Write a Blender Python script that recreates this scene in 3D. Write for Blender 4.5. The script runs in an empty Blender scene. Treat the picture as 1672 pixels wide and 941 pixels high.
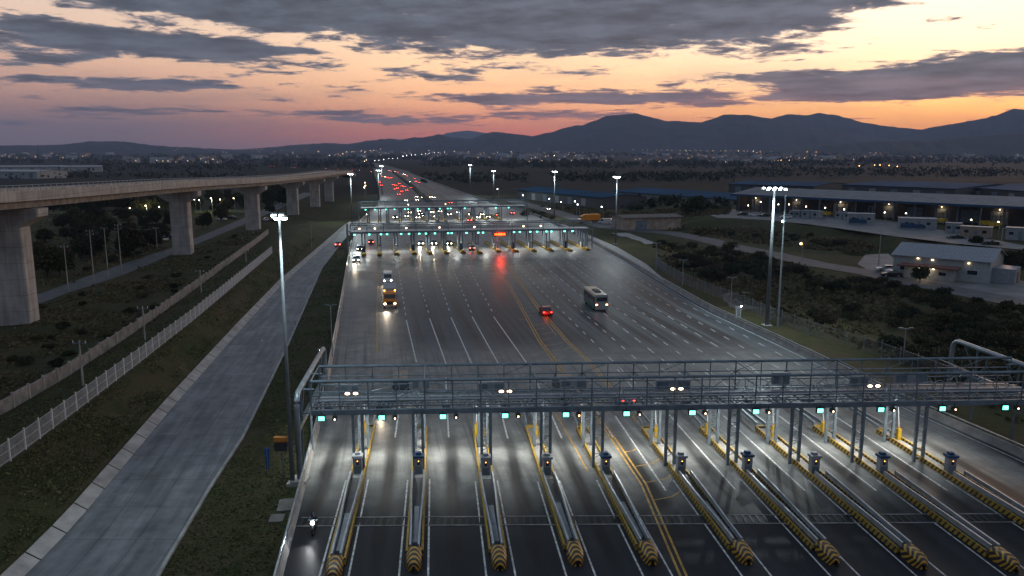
import bpy, math, random
from mathutils import Vector, Matrix
random.seed(11)
SC = bpy.context.scene
COL = SC.collection
R = math.radians
PI = math.pi
# ---------------------------------------------------------------- camera geometry
F = 1280.0; CX, CY = 836.0, 470.5; CAMH = 28.0
PITCH = math.atan(222.5 / F); SP, CP = math.sin(PITCH), math.cos(PITCH)
def ray(px, py):
    u = px - CX; v = py - CY
    return Vector((u, F * CP - v * SP, -F * SP - v * CP))
def U(px, py, z=0.0):                      # point of the level z that a photo pixel shows
    d = ray(px, py); t = (z - CAMH) / d.z
    return Vector((d.x * t, d.y * t, z))
def UY(px, py, y):                         # point at a distance y
    d = ray(px, py); t = y / d.y
    return Vector((d.x * t, y, CAMH + d.z * t))
def lerp(a, b, t): return a + (b - a) * t
def sstep(a, b, x):
    t = max(0.0, min(1.0, (x - a) / (b - a))); return t * t * (3 - 2 * t)
# ---------------------------------------------------------------- value noise for terrain
def _h(i, j, s=0):
    n = (i * 374761393 + j * 668265263 + s * 2147483647) & 0xffffffff
    n = ((n ^ (n >> 13)) * 1274126177) & 0xffffffff
    return ((n ^ (n >> 16)) & 0xffff) / 65535.0
def vnoise(x, y, s=0):
    i, j = math.floor(x), math.floor(y); fx, fy = x - i, y - j
    fx = fx * fx * (3 - 2 * fx); fy = fy * fy * (3 - 2 * fy)
    return lerp(lerp(_h(i, j, s), _h(i + 1, j, s), fx), lerp(_h(i, j + 1, s), _h(i + 1, j + 1, s), fx), fy)
def fbm(x, y, o=4, s=0):
    a, t, f = 0.5, 0.0, 1.0
    for k in range(o):
        t += a * vnoise(x * f, y * f, s + k); a *= 0.5; f *= 2.03
    return t
# ---------------------------------------------------------------- materials
def nt(m):
    m.use_nodes = True; return m.node_tree, m.node_tree.nodes, m.node_tree.links
def mat(name, col, rough=0.6, metal=0.0, var=0.25, scale=1.5, bump=0.0, bscale=8.0, spec=0.4):
    m = bpy.data.materials.new(name); t, n, l = nt(m)
    b = n['Principled BSDF']
    b.inputs['Roughness'].default_value = rough; b.inputs['Metallic'].default_value = metal
    b.inputs['Specular IOR Level'].default_value = spec
    geo = n.new('ShaderNodeNewGeometry')
    nz = n.new('ShaderNodeTexNoise'); nz.inputs['Scale'].default_value = scale; nz.inputs['Detail'].default_value = 5
    l.new(geo.outputs['Position'], nz.inputs['Vector'])
    mr = n.new('ShaderNodeMapRange'); mr.inputs[1].default_value = 0.3; mr.inputs[2].default_value = 0.7
    mr.inputs[3].default_value = 1 - var; mr.inputs[4].default_value = 1 + var
    l.new(nz.outputs['Fac'], mr.inputs[0])
    mx = n.new('ShaderNodeVectorMath'); mx.operation = 'SCALE'; mx.inputs[0].default_value = col[:3]
    l.new(mr.outputs[0], mx.inputs['Scale']); l.new(mx.outputs[0], b.inputs['Base Color'])
    if bump:
        n2 = n.new('ShaderNodeTexNoise'); n2.inputs['Scale'].default_value = bscale; n2.inputs['Detail'].default_value = 6
        l.new(geo.outputs['Position'], n2.inputs['Vector'])
        bp = n.new('ShaderNodeBump'); bp.inputs['Strength'].default_value = bump; bp.inputs['Distance'].default_value = 0.15
        l.new(n2.outputs['Fac'], bp.inputs['Height']); l.new(bp.outputs[0], b.inputs['Normal'])
    return m
def emat(name, col, strength, sample=False):
    m = bpy.data.materials.new(name); t, n, l = nt(m)
    b = n['Principled BSDF']; b.inputs['Base Color'].default_value = (*col, 1)
    b.inputs['Emission Color'].default_value = (*col, 1); b.inputs['Emission Strength'].default_value = strength
    if not sample:
        try: m.cycles.emission_sampling = 'NONE'
        except Exception: pass
    return m
# ---------------------------------------------------------------- mesh builder
class MB:
    def __init__(s): s.v = []; s.f = []; s.m = []; s.uv = None
    def add(s, vs, fs, mi=0):
        o = len(s.v); s.v += [tuple(v) for v in vs]
        for f in fs: s.f.append(tuple(i + o for i in f)); s.m.append(mi)
        return s
    def quad(s, a, b, c, d, mi=0): return s.add([a, b, c, d], [(0, 1, 2, 3)], mi)
    def frame(s, o, ex, ey, ez, mi=0):      # box from a corner-centred frame: o centre, half vectors
        vs = [o + ex * a + ey * b + ez * c for c in (-1, 1) for b in (-1, 1) for a in (-1, 1)]
        return s.add(vs, [(0, 2, 3, 1), (4, 5, 7, 6), (0, 1, 5, 4), (2, 6, 7, 3), (0, 4, 6, 2), (1, 3, 7, 5)], mi)
    def box(s, c, size, rz=0.0, mi=0):
        c = Vector(c); q = Matrix.Rotation(rz, 3, 'Z')
        return s.frame(c, q @ Vector((size[0] / 2, 0, 0)), q @ Vector((0, size[1] / 2, 0)), Vector((0, 0, size[2] / 2)), mi)
    def bar(s, a, b, w, h, mi=0):           # rectangular bar from a to b
        a = Vector(a); b = Vector(b); d = b - a; L = d.length; d.normalize()
        up = Vector((0, 0, 1)) if abs(d.z) < 0.95 else Vector((0, 1, 0))
        x = d.cross(up).normalized(); y = x.cross(d).normalized()
        return s.frame((a + b) / 2, x * (w / 2), d * (L / 2), y * (h / 2), mi)
    def tube(s, a, b, r, r2=None, n=8, mi=0, caps=True):
        return s.path([a, b], [r, r if r2 is None else r2], n, mi, caps)
    def path(s, pts, r, n=8, mi=0, caps=True):
        pts = [Vector(p) for p in pts]; rs = r if isinstance(r, (list, tuple)) else [r] * len(pts)
        vs = []; fs = []; N = len(pts)
        for k, p in enumerate(pts):
            d = (pts[min(k + 1, N - 1)] - pts[max(k - 1, 0)]).normalized()
            up = Vector((0, 0, 1)) if abs(d.z) < 0.95 else Vector((0, 1, 0))
            x = d.cross(up).normalized(); y = x.cross(d).normalized()
            for i in range(n):
                t = 2 * PI * i / n; vs.append(p + x * (math.cos(t) * rs[k]) + y * (math.sin(t) * rs[k]))
        for k in range(N - 1):
            for i in range(n):
                j = (i + 1) % n; fs.append((k * n + i, k * n + j, (k + 1) * n + j, (k + 1) * n + i))
        if caps: fs.append(tuple(range(n - 1, -1, -1))); fs.append(tuple((N - 1) * n + i for i in range(n)))
        return s.add(vs, fs, mi)
    def prism(s, poly, z0, z1, mi=0):       # vertical prism on a 2-D outline
        n = len(poly); vs = [(p[0], p[1], z0) for p in poly] + [(p[0], p[1], z1) for p in poly]
        fs = [tuple(range(n - 1, -1, -1)), tuple(range(n, 2 * n))] + [(i, (i + 1) % n, n + (i + 1) % n, n + i) for i in range(n)]
        return s.add(vs, fs, mi)
    def profile(s, prof, x0, x1, mi=0, top=None):   # side profile (y,z) extruded along x; top(z) narrows
        n = len(prof); sc = top or (lambda z: 1.0)
        vs = [(x0 * sc(p[1]), p[0], p[1]) for p in prof] + [(x1 * sc(p[1]), p[0], p[1]) for p in prof]
        fs = [tuple(range(n)), tuple(range(2 * n - 1, n - 1, -1))] + [(i, n + i, n + (i + 1) % n, (i + 1) % n) for i in range(n)]
        return s.add(vs, fs, mi)
    def loft(s, rows, mi=0, closed=False):
        n = len(rows[0]); vs = [p for r in rows for p in r]; fs = []
        for k in range(len(rows) - 1):
            for i in range(n if closed else n - 1):
                j = (i + 1) % n; fs.append((k * n + i, k * n + j, (k + 1) * n + j, (k + 1) * n + i))
        return s.add(vs, fs, mi)
    def ball(s, c, r, n=8, m=5, mi=0):
        c = Vector(c); rr = r if isinstance(r, (tuple, list)) else (r, r, r); rows = []
        for k in range(m + 1):
            t = PI * k / m
            rows.append([(c.x + rr[0] * max(math.sin(t), 1e-3) * math.cos(2 * PI * i / n), c.y + rr[1] * max(math.sin(t), 1e-3) * math.sin(2 * PI * i / n), c.z - rr[2] * math.cos(t)) for i in range(n)])
        return s.loft(rows, mi, True)
    def build(s, name, mats, parent=None, smooth=False):
        me = bpy.data.meshes.new(name)
        off = parent.location if parent is not None else Vector((0, 0, 0))
        if parent is not None and parent.parent is not None: off = off + parent.parent.location
        me.from_pydata([(x - off.x, y - off.y, z - off.z) for x, y, z in s.v], [], s.f)
        for m in (mats if isinstance(mats, (list, tuple)) else [mats]): me.materials.append(m)
        me.polygons.foreach_set('material_index', s.m)
        if smooth: me.polygons.foreach_set('use_smooth', [True] * len(s.f))
        me.update()
        o = bpy.data.objects.new(name, me); COL.objects.link(o)
        if parent is not None: o.parent = parent
        return o
def tag(o, label=None, cat=None, group=None, kind=None):
    if label: o['label'] = label
    if cat: o['category'] = cat
    if group: o['group'] = group
    if kind: o['kind'] = kind
    return o
def thing(name, label, cat, loc=(0, 0, 0), group=None, rz=0.0):
    o = bpy.data.objects.new(name, None); COL.objects.link(o); o.location = loc; o.rotation_euler[2] = rz
    o.empty_display_size = 0.5
    return tag(o, label, cat, group)
def clone(root, loc, rz=0.0, label=None, group=None, scale=1.0):
    def rec(o, par):
        c = o.copy(); COL.objects.link(c)
        if par is not None: c.parent = par
        for ch in list(o.children): rec(ch, c)
        return c
    c = rec(root, None); c.location = loc; c.rotation_euler[2] = rz
    if label: c['label'] = label
    if group: c['group'] = group
    c.scale = (scale,) * 3 if not isinstance(scale, (tuple, list)) else scale
    return c
class Proto:                                # the first use moves the built thing itself, later uses copy it
    def __init__(s, root): s.root = root; s.used = False
    def put(s, loc, rz=0.0, label=None, group=None, scale=1.0):
        if s.used: return clone(s.root, loc, rz, label, group, scale)
        s.used = True; r = s.root; r.location = loc; r.rotation_euler[2] = rz
        if label: r['label'] = label
        if group: r['group'] = group
        r.scale = (scale,) * 3 if not isinstance(scale, (tuple, list)) else scale
        return r
proto = Proto
ORD = 'first second third fourth fifth sixth seventh eighth ninth tenth eleventh twelfth thirteenth fourteenth fifteenth sixteenth seventeenth eighteenth nineteenth twentieth'.split()
# ---------------------------------------------------------------- camera, render settings
cam = bpy.data.cameras.new('camera'); camo = bpy.data.objects.new('camera', cam); COL.objects.link(camo)
cam.sensor_width = 36; cam.lens = F / 1672 * 36; cam.clip_end = 60000; cam.clip_start = 0.5
camo.location = (0, 0, CAMH); camo.rotation_euler = (PI / 2 - PITCH, 0, 0); SC.camera = camo
SC.view_settings.view_transform = 'Standard'; SC.view_settings.look = 'None'; SC.view_settings.gamma = 1; SC.view_settings.exposure = 0.18
cy = SC.cycles
cy.use_denoising = True; cy.max_bounces = 4; cy.diffuse_bounces = 2; cy.glossy_bounces = 2; cy.volume_bounces = 0; cy.transmission_bounces = 2
cy.sample_clamp_indirect = 3; cy.caustics_reflective = False; cy.caustics_refractive = False
try: cy.use_light_tree = True
except Exception: pass
# ---------------------------------------------------------------- sky
SUN_AZ = R(33)                               # the sunset stands to the right of the road, clockwise from +Y
def build_world():
    w = bpy.data.worlds.new('World'); SC.world = w; w.use_nodes = True
    n, l = w.node_tree.nodes, w.node_tree.links
    n.clear()
    out = n.new('ShaderNodeOutputWorld'); bg = n.new('ShaderNodeBackground'); l.new(bg.outputs[0], out.inputs['Surface'])
    tc = n.new('ShaderNodeTexCoord'); sep = n.new('ShaderNodeSeparateXYZ'); l.new(tc.outputs['Generated'], sep.inputs[0])
    def M(op, a, b=None, c=None):
        q = n.new('ShaderNodeMath'); q.operation = op
        for i, v in enumerate((a, b, c)):
            if v is None: continue
            if isinstance(v, (int, float)): q.inputs[i].default_value = v
            else: l.new(v, q.inputs[i])
        return q.outputs[0]
    def SS(v, a, b, lo=0.0, hi=1.0):
        q = n.new('ShaderNodeMapRange'); q.interpolation_type = 'SMOOTHSTEP'
        q.inputs[1].default_value = a; q.inputs[2].default_value = b; q.inputs[3].default_value = lo; q.inputs[4].default_value = hi
        l.new(v, q.inputs[0]); return q.outputs[0]
    def MIX(f, a, b):
        q = n.new('ShaderNodeMix'); q.data_type = 'RGBA'
        if isinstance(f, float): q.inputs[0].default_value = f
        else: l.new(f, q.inputs[0])
        for i, v in ((6, a), (7, b)):
            if isinstance(v, tuple): q.inputs[i].default_value = (*v, 1)
            else: l.new(v, q.inputs[i])
        return q.outputs[2]
    x, y, z = sep.outputs
    hor = M('SQRT', M('ADD', M('MULTIPLY', x, x), M('MULTIPLY', y, y)))
    e = M('DIVIDE', z, M('MAXIMUM', hor, 0.02))
    az = M('ARCTAN2', x, y)
    def ramp(stops):
        r = n.new('ShaderNodeValToRGB'); l.new(M('DIVIDE', e, 0.8), r.inputs[0])
        el = r.color_ramp.elements
        while len(el) > 1: el.remove(el[-1])
        el[0].position = 0.0; el[0].color = (*stops[0][1], 1)
        for p, c in stops[1:]:
            k = el.new(p / 0.8); k.color = (*c, 1)
        return r.outputs[0]
    up = [(0.36, (.15, .20, .27)), (0.8, (.10, .155, .225))]
    right = ramp([(0, (.78, .22, .06)), (.025, (1.2, .43, .07)), (.05, (1.18, .60, .17)), (.08, (1.04, .71, .38)), (.12, (1.02, .79, .55)), (.19, (1.0, .84, .66))] + up)
    mid = ramp([(0, (.38, .11, .09)), (.022, (.74, .17, .085)), (.045, (.84, .31, .15)), (.07, (.92, .46, .22)), (.10, (.95, .57, .31)), (.14, (.90, .62, .40)), (.19, (.80, .63, .46))] + up)
    left = ramp([(0, (.125, .09, .102)), (.03, (.18, .115, .118)), (.05, (.28, .155, .135)), (.075, (.47, .26, .19)), (.10, (.58, .35, .24)), (.135, (.60, .41, .30)), (.19, (.54, .44, .36))] + up)
    back = ramp([(0, (.07, .08, .11)), (.1, (.09, .115, .16)), (.2, (.11, .145, .20))] + up)
    lm = MIX(SS(az, -0.50, 0.02), left, mid)
    col = MIX(SS(az, 0.0, 0.52), lm, right)
    dsun = M('ABSOLUTE', M('SUBTRACT', az, SUN_AZ))
    dsun = M('MINIMUM', dsun, M('SUBTRACT', 2 * PI, dsun))
    col = MIX(SS(dsun, 1.0, 2.2), col, back)
    sky = n.new('ShaderNodeTexSky'); sky.sky_type = 'NISHITA'; sky.sun_disc = False; sky.sun_elevation = R(1.0); sky.sun_rotation = SUN_AZ
    sk = n.new('ShaderNodeVectorMath'); sk.operation = 'SCALE'; sk.inputs['Scale'].default_value = 0.016; l.new(sky.outputs[0], sk.inputs[0])
    ad = n.new('ShaderNodeVectorMath'); ad.operation = 'ADD'; l.new(col, ad.inputs[0]); l.new(sk.outputs[0], ad.inputs[1])
    col = ad.outputs[0]
    # clouds: banks placed by azimuth and elevation, broken up by noise in the same world directions
    cmb = n.new('ShaderNodeCombineXYZ'); l.new(M('MULTIPLY', az, 7.6), cmb.inputs[0])
    ew = M('DIVIDE', M('LOGARITHM', M('ADD', M('MAXIMUM', e, 0.0), 0.09), 2.718), 0.115)
    l.new(ew, cmb.inputs[1])
    def noise(scale, detail, rough, off, dist=0.0):
        mp = n.new('ShaderNodeVectorMath'); mp.operation = 'ADD'; mp.inputs[1].default_value = off; l.new(cmb.outputs[0], mp.inputs[0])
        q = n.new('ShaderNodeTexNoise'); q.inputs['Scale'].default_value = scale; q.inputs['Detail'].default_value = detail
        q.inputs['Roughness'].default_value = rough; q.inputs['Distortion'].default_value = dist
        l.new(mp.outputs[0], q.inputs['Vector']); return q.outputs['Fac']
    big = noise(0.8, 9, 0.60, (3.1, 7.7, 1.2), 0.15)
    fine = noise(2.6, 9, 0.66, (11.3, 2.2, 5.2), 0.35)
    def pix(px, py):
        d = ray(px, py); return math.atan2(d.x, d.y), d.z / math.hypot(d.x, d.y)
    banks = [  # px, py, half width, half height (photo pixels), weight
        (850, 48, 330, 46, .42), (700, 12, 500, 28, .34), (1000, 30, 300, 40, .22), (1260, 10, 160, 18, .28), (1200, 38, 120, 14, .22), (1390, -6, 110, 12, .3), (250, -8, 420, 26, .30),
        (170, 66, 230, 24, .42), (330, 88, 90, 12, .32), (90, 100, 130, 12, .26), (480, 84, 60, 7, .26), (420, 42, 40, 8, .15), (240, 136, 130, 9, .34), (60, 130, 80, 8, .22), (400, 78, 40, 8, .15),
        (1520, 128, 260, 26, .50), (1640, 106, 120, 26, .28), (1270, 122, 150, 9, .26), (1440, 158, 230, 12, .2), (1330, 140, 80, 10, .2),
        (880, 160, 220, 10, .34), (1030, 165, 160, 9, .18), (760, 130, 60, 5, .22), (1200, 170, 70, 6, .2), (560, 188, 420, 11, .15), (860, 192, 200, 10, .13), (150, 180, 180, 5, .14), (940, 118, 50, 4, .15), (330, 172, 50, 4, .15), (300, 212, 500, 16, .10)]
    tot = None
    for px, py, hw, hh, wt in banks:
        a0, e0 = pix(px, py); a1, _ = pix(px + hw, py); _, e1 = pix(px, py - hh)
        da = M('DIVIDE', M('SUBTRACT', az, a0), abs(a1 - a0)); de = M('DIVIDE', M('SUBTRACT', e, e0), abs(e1 - e0))
        r2 = M('ADD', M('MULTIPLY', da, da), M('MULTIPLY', de, de))
        g = M('MULTIPLY', M('EXPONENT', M('MULTIPLY', r2, -0.9)), wt)
        tot = g if tot is None else M('ADD', tot, g)
    outside = M('MULTIPLY', M('MAXIMUM', SS(M('ABSOLUTE', az), 0.62, 0.9), SS(e, 0.21, 0.32)), 0.16)
    tot = M('ADD', M('MINIMUM', M('MULTIPLY', tot, 1.32), 0.62), outside)
    dens = M('ADD', M('ADD', M('MULTIPLY', M('SUBTRACT', big, 0.5), 1.25), M('MULTIPLY', M('SUBTRACT', fine, 0.5), 1.15)), tot)
    cov = M('MULTIPLY', SS(dens, 0.125, 0.30), SS(e, 0.004, 0.022))
    thick = SS(dens, 0.16, 0.40)
    low = SS(e, 0.025, 0.10)
    ccol_hi = MIX(SS(az, -0.3, 0.5), (.050, .062, .082), (.064, .071, .092))
    ccol_lo = MIX(SS(az, -0.35, 0.25), (.10, .082, .10), (.165, .105, .115))
    cthin_hi = MIX(SS(az, -0.3, 0.5), (.17, .15, .165), (.30, .225, .215))
    cthin_lo = MIX(SS(az, -0.35, 0.3), (.20, .115, .11), (.62, .19, .10))
    dk = MIX(low, ccol_lo, ccol_hi); th = MIX(low, cthin_lo, cthin_hi)
    relief = SS(noise(1.9, 8, 0.62, (1.7, 20.2, 3.1)), 0.3, 0.7, 0.66, 1.5)
    vm = n.new('ShaderNodeVectorMath'); vm.operation = 'SCALE'; l.new(dk, vm.inputs[0]); l.new(relief, vm.inputs['Scale'])
    cc = MIX(thick, th, vm.outputs[0])
    col = MIX(M('MULTIPLY', cov, 0.97), col, cc)
    veil = M('MULTIPLY', SS(noise(0.9, 7, 0.6, (30.3, 12.2, 8.1)), 0.40, 0.72), M('MULTIPLY', SS(e, 0.16, 0.06), 0.30))
    col = MIX(veil, col, th)
    col = MIX(SS(e, -0.002, -0.03), col, (.02, .02, .023))
    l.new(col, bg.inputs['Color']); bg.inputs['Strength'].default_value = 1.5
    try: w.cycles.sampling_method = 'MANUAL'; w.cycles.sample_map_resolution = 512
    except Exception: pass
build_world()
sd = bpy.data.lights.new('sunset_glow', 'SUN'); sd.energy = 0.45; sd.angle = R(10); sd.color = (1, .6, .38)  # added lamp: the sun has set, this lends a warm glow to facing sides
so = bpy.data.objects.new('sunset_glow', sd); COL.objects.link(so)
so.rotation_euler = Vector((-math.sin(SUN_AZ), -math.cos(SUN_AZ), -math.tan(R(5)))).to_track_quat('-Z', 'Y').to_euler()
# ================================================================ THE SETTING
class PL:                                   # a line on the ground read as x(y)
    def __init__(s, px, z=0.0):
        p = sorted((U(a, b, z).y, U(a, b, z).x) for a, b in px); s.y = [q[0] for q in p]; s.x = [q[1] for q in p]
    def __call__(s, y):
        Y, X = s.y, s.x
        if y <= Y[0]: k = 0
        elif y >= Y[-1]: k = len(Y) - 2
        else:
            k = 0
            while Y[k + 1] < y: k += 1
        return lerp(X[k], X[k + 1], (y - Y[k]) / (Y[k + 1] - Y[k]))
A_ = PL([(440, 1000), (455, 941), (487, 820), (520, 690), (538, 600), (556, 500), (572, 405), (582, 372), (600, 350), (617, 338), (621, 322), (617, 300), (612, 286), (610, 277)])
R_ = PL([(2250, 1010), (1672, 748), (1478, 662), (1380, 612), (1255, 552), (1160, 508), (1089, 467), (1023, 427), (967, 396), (900, 364), (862, 347), (780, 325), (712, 300), (671, 284), (645, 277)])
B_ = PL([(235, 980), (255, 941), (345, 790), (395, 714), (466, 570), (525, 438), (560, 393), (595, 366), (625, 345)], -0.8)
C_ = PL([(20, 960), (54, 927), (125, 853), (286, 660), (395, 536), (463, 462), (543, 391), (566, 373), (588, 361), (615, 343)], -0.8)
D_ = PL([(-110, 840), (0, 766), (89, 699), (215, 603), (320, 520), (448, 411), (515, 352)], 2.5)
E_ = PL([(-120, 740), (0, 679), (107, 617), (179, 570), (264, 512), (340, 456), (420, 397), (480, 347)], 1.5)
FR_ = PL([(-70, 545), (63, 497), (111, 478), (199, 450), (287, 413), (402, 365), (470, 335)])
FL_ = PL([(-80, 520), (57, 483), (115, 461), (199, 431), (283, 404), (382, 363), (455, 332)])
SERV = [(838, 328), (860, 334), (900, 345), (945, 357), (1000, 371), (1050, 377), (1100, 381), (1150, 391), (1200, 403), (1260, 415), (1330, 431), (1424, 446), (1500, 463), (1600, 482), (1680, 497), (1800, 520)]
SERVW = [U(*p) for p in SERV]
YARD = [(1190, 356), (1260, 360), (1326, 367), (1453, 385), (1561, 398), (1672, 408), (1800, 424)]
YARDW = [U(a, b, 3.0) for a, b in YARD]
BACKW = [U(1150, 339, 3.0), U(1200, 343, 3.0), U(1453, 352, 3.0), U(1672, 371, 3.0), U(1800, 382, 3.0)]
def seg_dist(p, q, r):
    d = r - q; t = max(0, min(1, ((p[0] - q.x) * d.x + (p[1] - q.y) * d.y) / (d.x * d.x + d.y * d.y)))
    return math.hypot(p[0] - q.x - d.x * t, p[1] - q.y - d.y * t)
def pl_dist(p, W): return min(seg_dist(p, W[i], W[i + 1]) for i in range(len(W) - 1))
def y_at(W, x):
    if x <= W[0].x: return W[0].y
    for i in range(len(W) - 1):
        if W[i].x <= x <= W[i + 1].x: return lerp(W[i].y, W[i + 1].y, (x - W[i].x) / (W[i + 1].x - W[i].x))
    return lerp(W[-2].y, W[-1].y, (x - W[-2].x) / (W[-1].x - W[-2].x))
OFFICE_C = U(1540, 436)
def H_right(x, y):                          # ground height to the right of the toll plaza
    d = x - R_(y)
    h = -0.08 - 0.9 * sstep(2, 14, d) * sstep(330, 250, y)
    ds = pl_dist((x, y), SERVW) if y < 700 else 99
    do = math.hypot(x - OFFICE_C.x, y - OFFICE_C.y)
    m = sstep(6, 22, ds) * sstep(18, 34, do)
    if y < 700: h += (fbm(x / 17, y / 17, 4, 3) - 0.42) * 3.4 * m * sstep(4, 16, d)
    else: h += (fbm(x / 90, y / 90, 3, 3) - 0.45) * 6 * sstep(60, 200, d) + 34 * sstep(2600, 6500, y)
    if ds < 22: h = lerp(-0.08, h, sstep(6, 16, ds))
    if do < 34: h = lerp(-0.08, h, sstep(20, 34, do))
    if y < 560:
        yf = y_at(YARDW, x); x0 = YARDW[0].x - 12
        k = sstep(yf - 16, yf - 1.5, y) * sstep(x0 - 14, x0 + 8, x) * sstep(460, 425, y)
        h = lerp(h, 2.92, k)
    return h
def H_left(x, y):
    f = sstep(FL_(y), FL_(y) - 14, x) if False else sstep(0, 16, FL_(y) - x)
    if y > 700: return -0.1 + (fbm(x / 90, y / 90, 3, 5) - 0.5) * 6 * sstep(700, 1000, y) + 34 * sstep(2600, 6500, y)
    return -0.08 + (fbm(x / 14, y / 14, 4, 5) - 0.45) * 2.2 * f
rows = [18 + 2.2 * i for i in range(150)]
y = rows[-1]
while y < 14500: y *= 1.028; rows.append(y)
def cols(y):
    k = sstep(330, 245, y)
    xa = A_(min(y, 2500)) if y < 1300 else A_(1300) - (y - 1300) * .25
    xr = max(R_(min(y, 1000)) if y < 1000 else R_(1000) - (y - 1000) * .22, xa + 14)
    bp = []                                 # (x, z, subdivisions of the span to the next one)
    if y < 345:
        xb = min(B_(y), xa - 0.9); xc = min(C_(y), xb - 5); xd = min(D_(y), xc - 2.5); xe = min(E_(y), xd - 2); xf = min(FR_(y), xe - 3); xg = min(FL_(y), xf - 4)
    else:
        xb = xa - .9; xc = xa - 8; xd = xc - 5; xe = xd - 6; xf = min(FR_(min(y, 520)), xe - 3); xg = xf - 8
    far = -max(260, 1.15 * y) - 60
    L = []
    def span(x0, z0, x1, z1, n, fn=None, amp=0.0, sc=6.0, sd=0):
        for i in range(n):
            t = i / n; x = lerp(x0, x1, t)
            z = fn(x, y) if fn else lerp(z0, z1, t) + amp * (fbm(x / sc, y / sc, 4, sd) - .45) * math.sin(PI * t) * 2
            L.append((x, y, z))
    g = xg
    for i in range(34):
        t = (1 - i / 34) ** 1.7; x = lerp(g, far, t); L.append((x, y, H_left(x, y)))
    span(xg, -.08, xf, -.08, 1)
    span(xf, -.08, xe, lerp(-.1, 1.5, k), 12, None, .7, 7, 8)
    span(xe, lerp(-.1, 1.5, k), xd, lerp(-.1, 2.5, k), 6, None, .25, 4, 9)
    span(xd, lerp(-.1, 2.5, k), xc - 1.25, lerp(-.15, -.25, k), 8, None, .45 * k, 3.5, 10)
    span(xc - 1.25, lerp(-.15, -.25, k), xc, lerp(-.2, -.86, k), 1)
    span(xc, lerp(-.2, -.86, k), xb, lerp(-.2, -.86, k), 1)
    span(xb, lerp(-.2, -.86, k), xa - .6, -.08, 5, None, .2 * k, 2.5, 12)
    span(xa - .6, -.08, xr + .6, -.08, 1)
    fr = max(330, 1.15 * y) + 60
    for i in range(61):
        t = (i / 60) ** 1.7; x = lerp(xr + .6, fr, t); L.append((x, y, H_right(x, y)))
    return L
def ground_mat():
    m = bpy.data.materials.new('rough_grass_earth'); t, n, l = nt(m); b = n['Principled BSDF']
    b.inputs['Roughness'].default_value = 0.9; b.inputs['Specular IOR Level'].default_value = 0.1
    geo = n.new('ShaderNodeNewGeometry')
    def nz(s, d=6, r=.6):
        q = n.new('ShaderNodeTexNoise'); q.inputs['Scale'].default_value = s; q.inputs['Detail'].default_value = d; q.inputs['Roughness'].default_value = r
        l.new(geo.outputs['Position'], q.inputs['Vector']); return q.outputs['Fac']
    def mix(f, a, c):
        q = n.new('ShaderNodeMix'); q.data_type = 'RGBA'; l.new(f, q.inputs[0])
        for i, v in ((6, a), (7, c)):
            if isinstance(v, tuple): q.inputs[i].default_value = (*v, 1)
            else: l.new(v, q.inputs[i])
        return q.outputs[2]
    def ss(v, a, c):
        q = n.new('ShaderNodeMapRange'); q.interpolation_type = 'SMOOTHSTEP'; q.inputs[1].default_value = a; q.inputs[2].default_value = c; l.new(v, q.inputs[0]); return q.outputs[0]
    c = mix(ss(nz(.05), .42, .6), (.048, .052, .021), (.072, .058, .032))
    c = mix(ss(nz(.35), .45, .68), c, (.034, .046, .015))
    c = mix(ss(nz(1.6, 8, .7), .52, .75), c, (.09, .075, .042))
    c = mix(ss(nz(.13, 7, .65), .60, .70), c, (.10, .075, .052))
    sep = n.new('ShaderNodeSeparateXYZ'); l.new(geo.outputs['Position'], sep.inputs[0])
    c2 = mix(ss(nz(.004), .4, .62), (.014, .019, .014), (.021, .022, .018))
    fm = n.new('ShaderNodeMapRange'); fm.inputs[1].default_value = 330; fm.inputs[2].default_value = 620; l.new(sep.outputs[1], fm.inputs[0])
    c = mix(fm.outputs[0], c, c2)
    l.new(c, b.inputs['Base Color'])
    bp = n.new('ShaderNodeBump'); bp.inputs['Strength'].default_value = 1.0; bp.inputs['Distance'].default_value = .25
    l.new(nz(2.6, 9, .72), bp.inputs['Height']); l.new(bp.outputs[0], b.inputs['Normal'])
    return m
M_ground = ground_mat()
g = MB(); rws = [cols(y) for y in rows]; g.loft(rws)
tag(g.build('ground', M_ground, smooth=True), kind='structure')
NG = len(rws[0])
def GZ(x, y):                               # ground height under a point
    import bisect
    i = max(0, min(len(rows) - 2, bisect.bisect_right(rows, y) - 1)); t = (y - rows[i]) / (rows[i + 1] - rows[i]); o = []
    for r in (rws[i], rws[i + 1]):
        k = 0
        while k < NG - 2 and r[k + 1][0] < x: k += 1
        d = r[k + 1][0] - r[k][0]
        o.append(lerp(r[k][2], r[k + 1][2], max(0, min(1, (x - r[k][0]) / d if d else 0))))
    return lerp(o[0], o[1], t)
def G(px, py, z0=0.0):                      # the ground point that a pixel shows
    z = z0
    for _ in range(6): p = U(px, py, z); z = GZ(p.x, p.y)
    p = U(px, py, z); return Vector((p.x, p.y, z))
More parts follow.
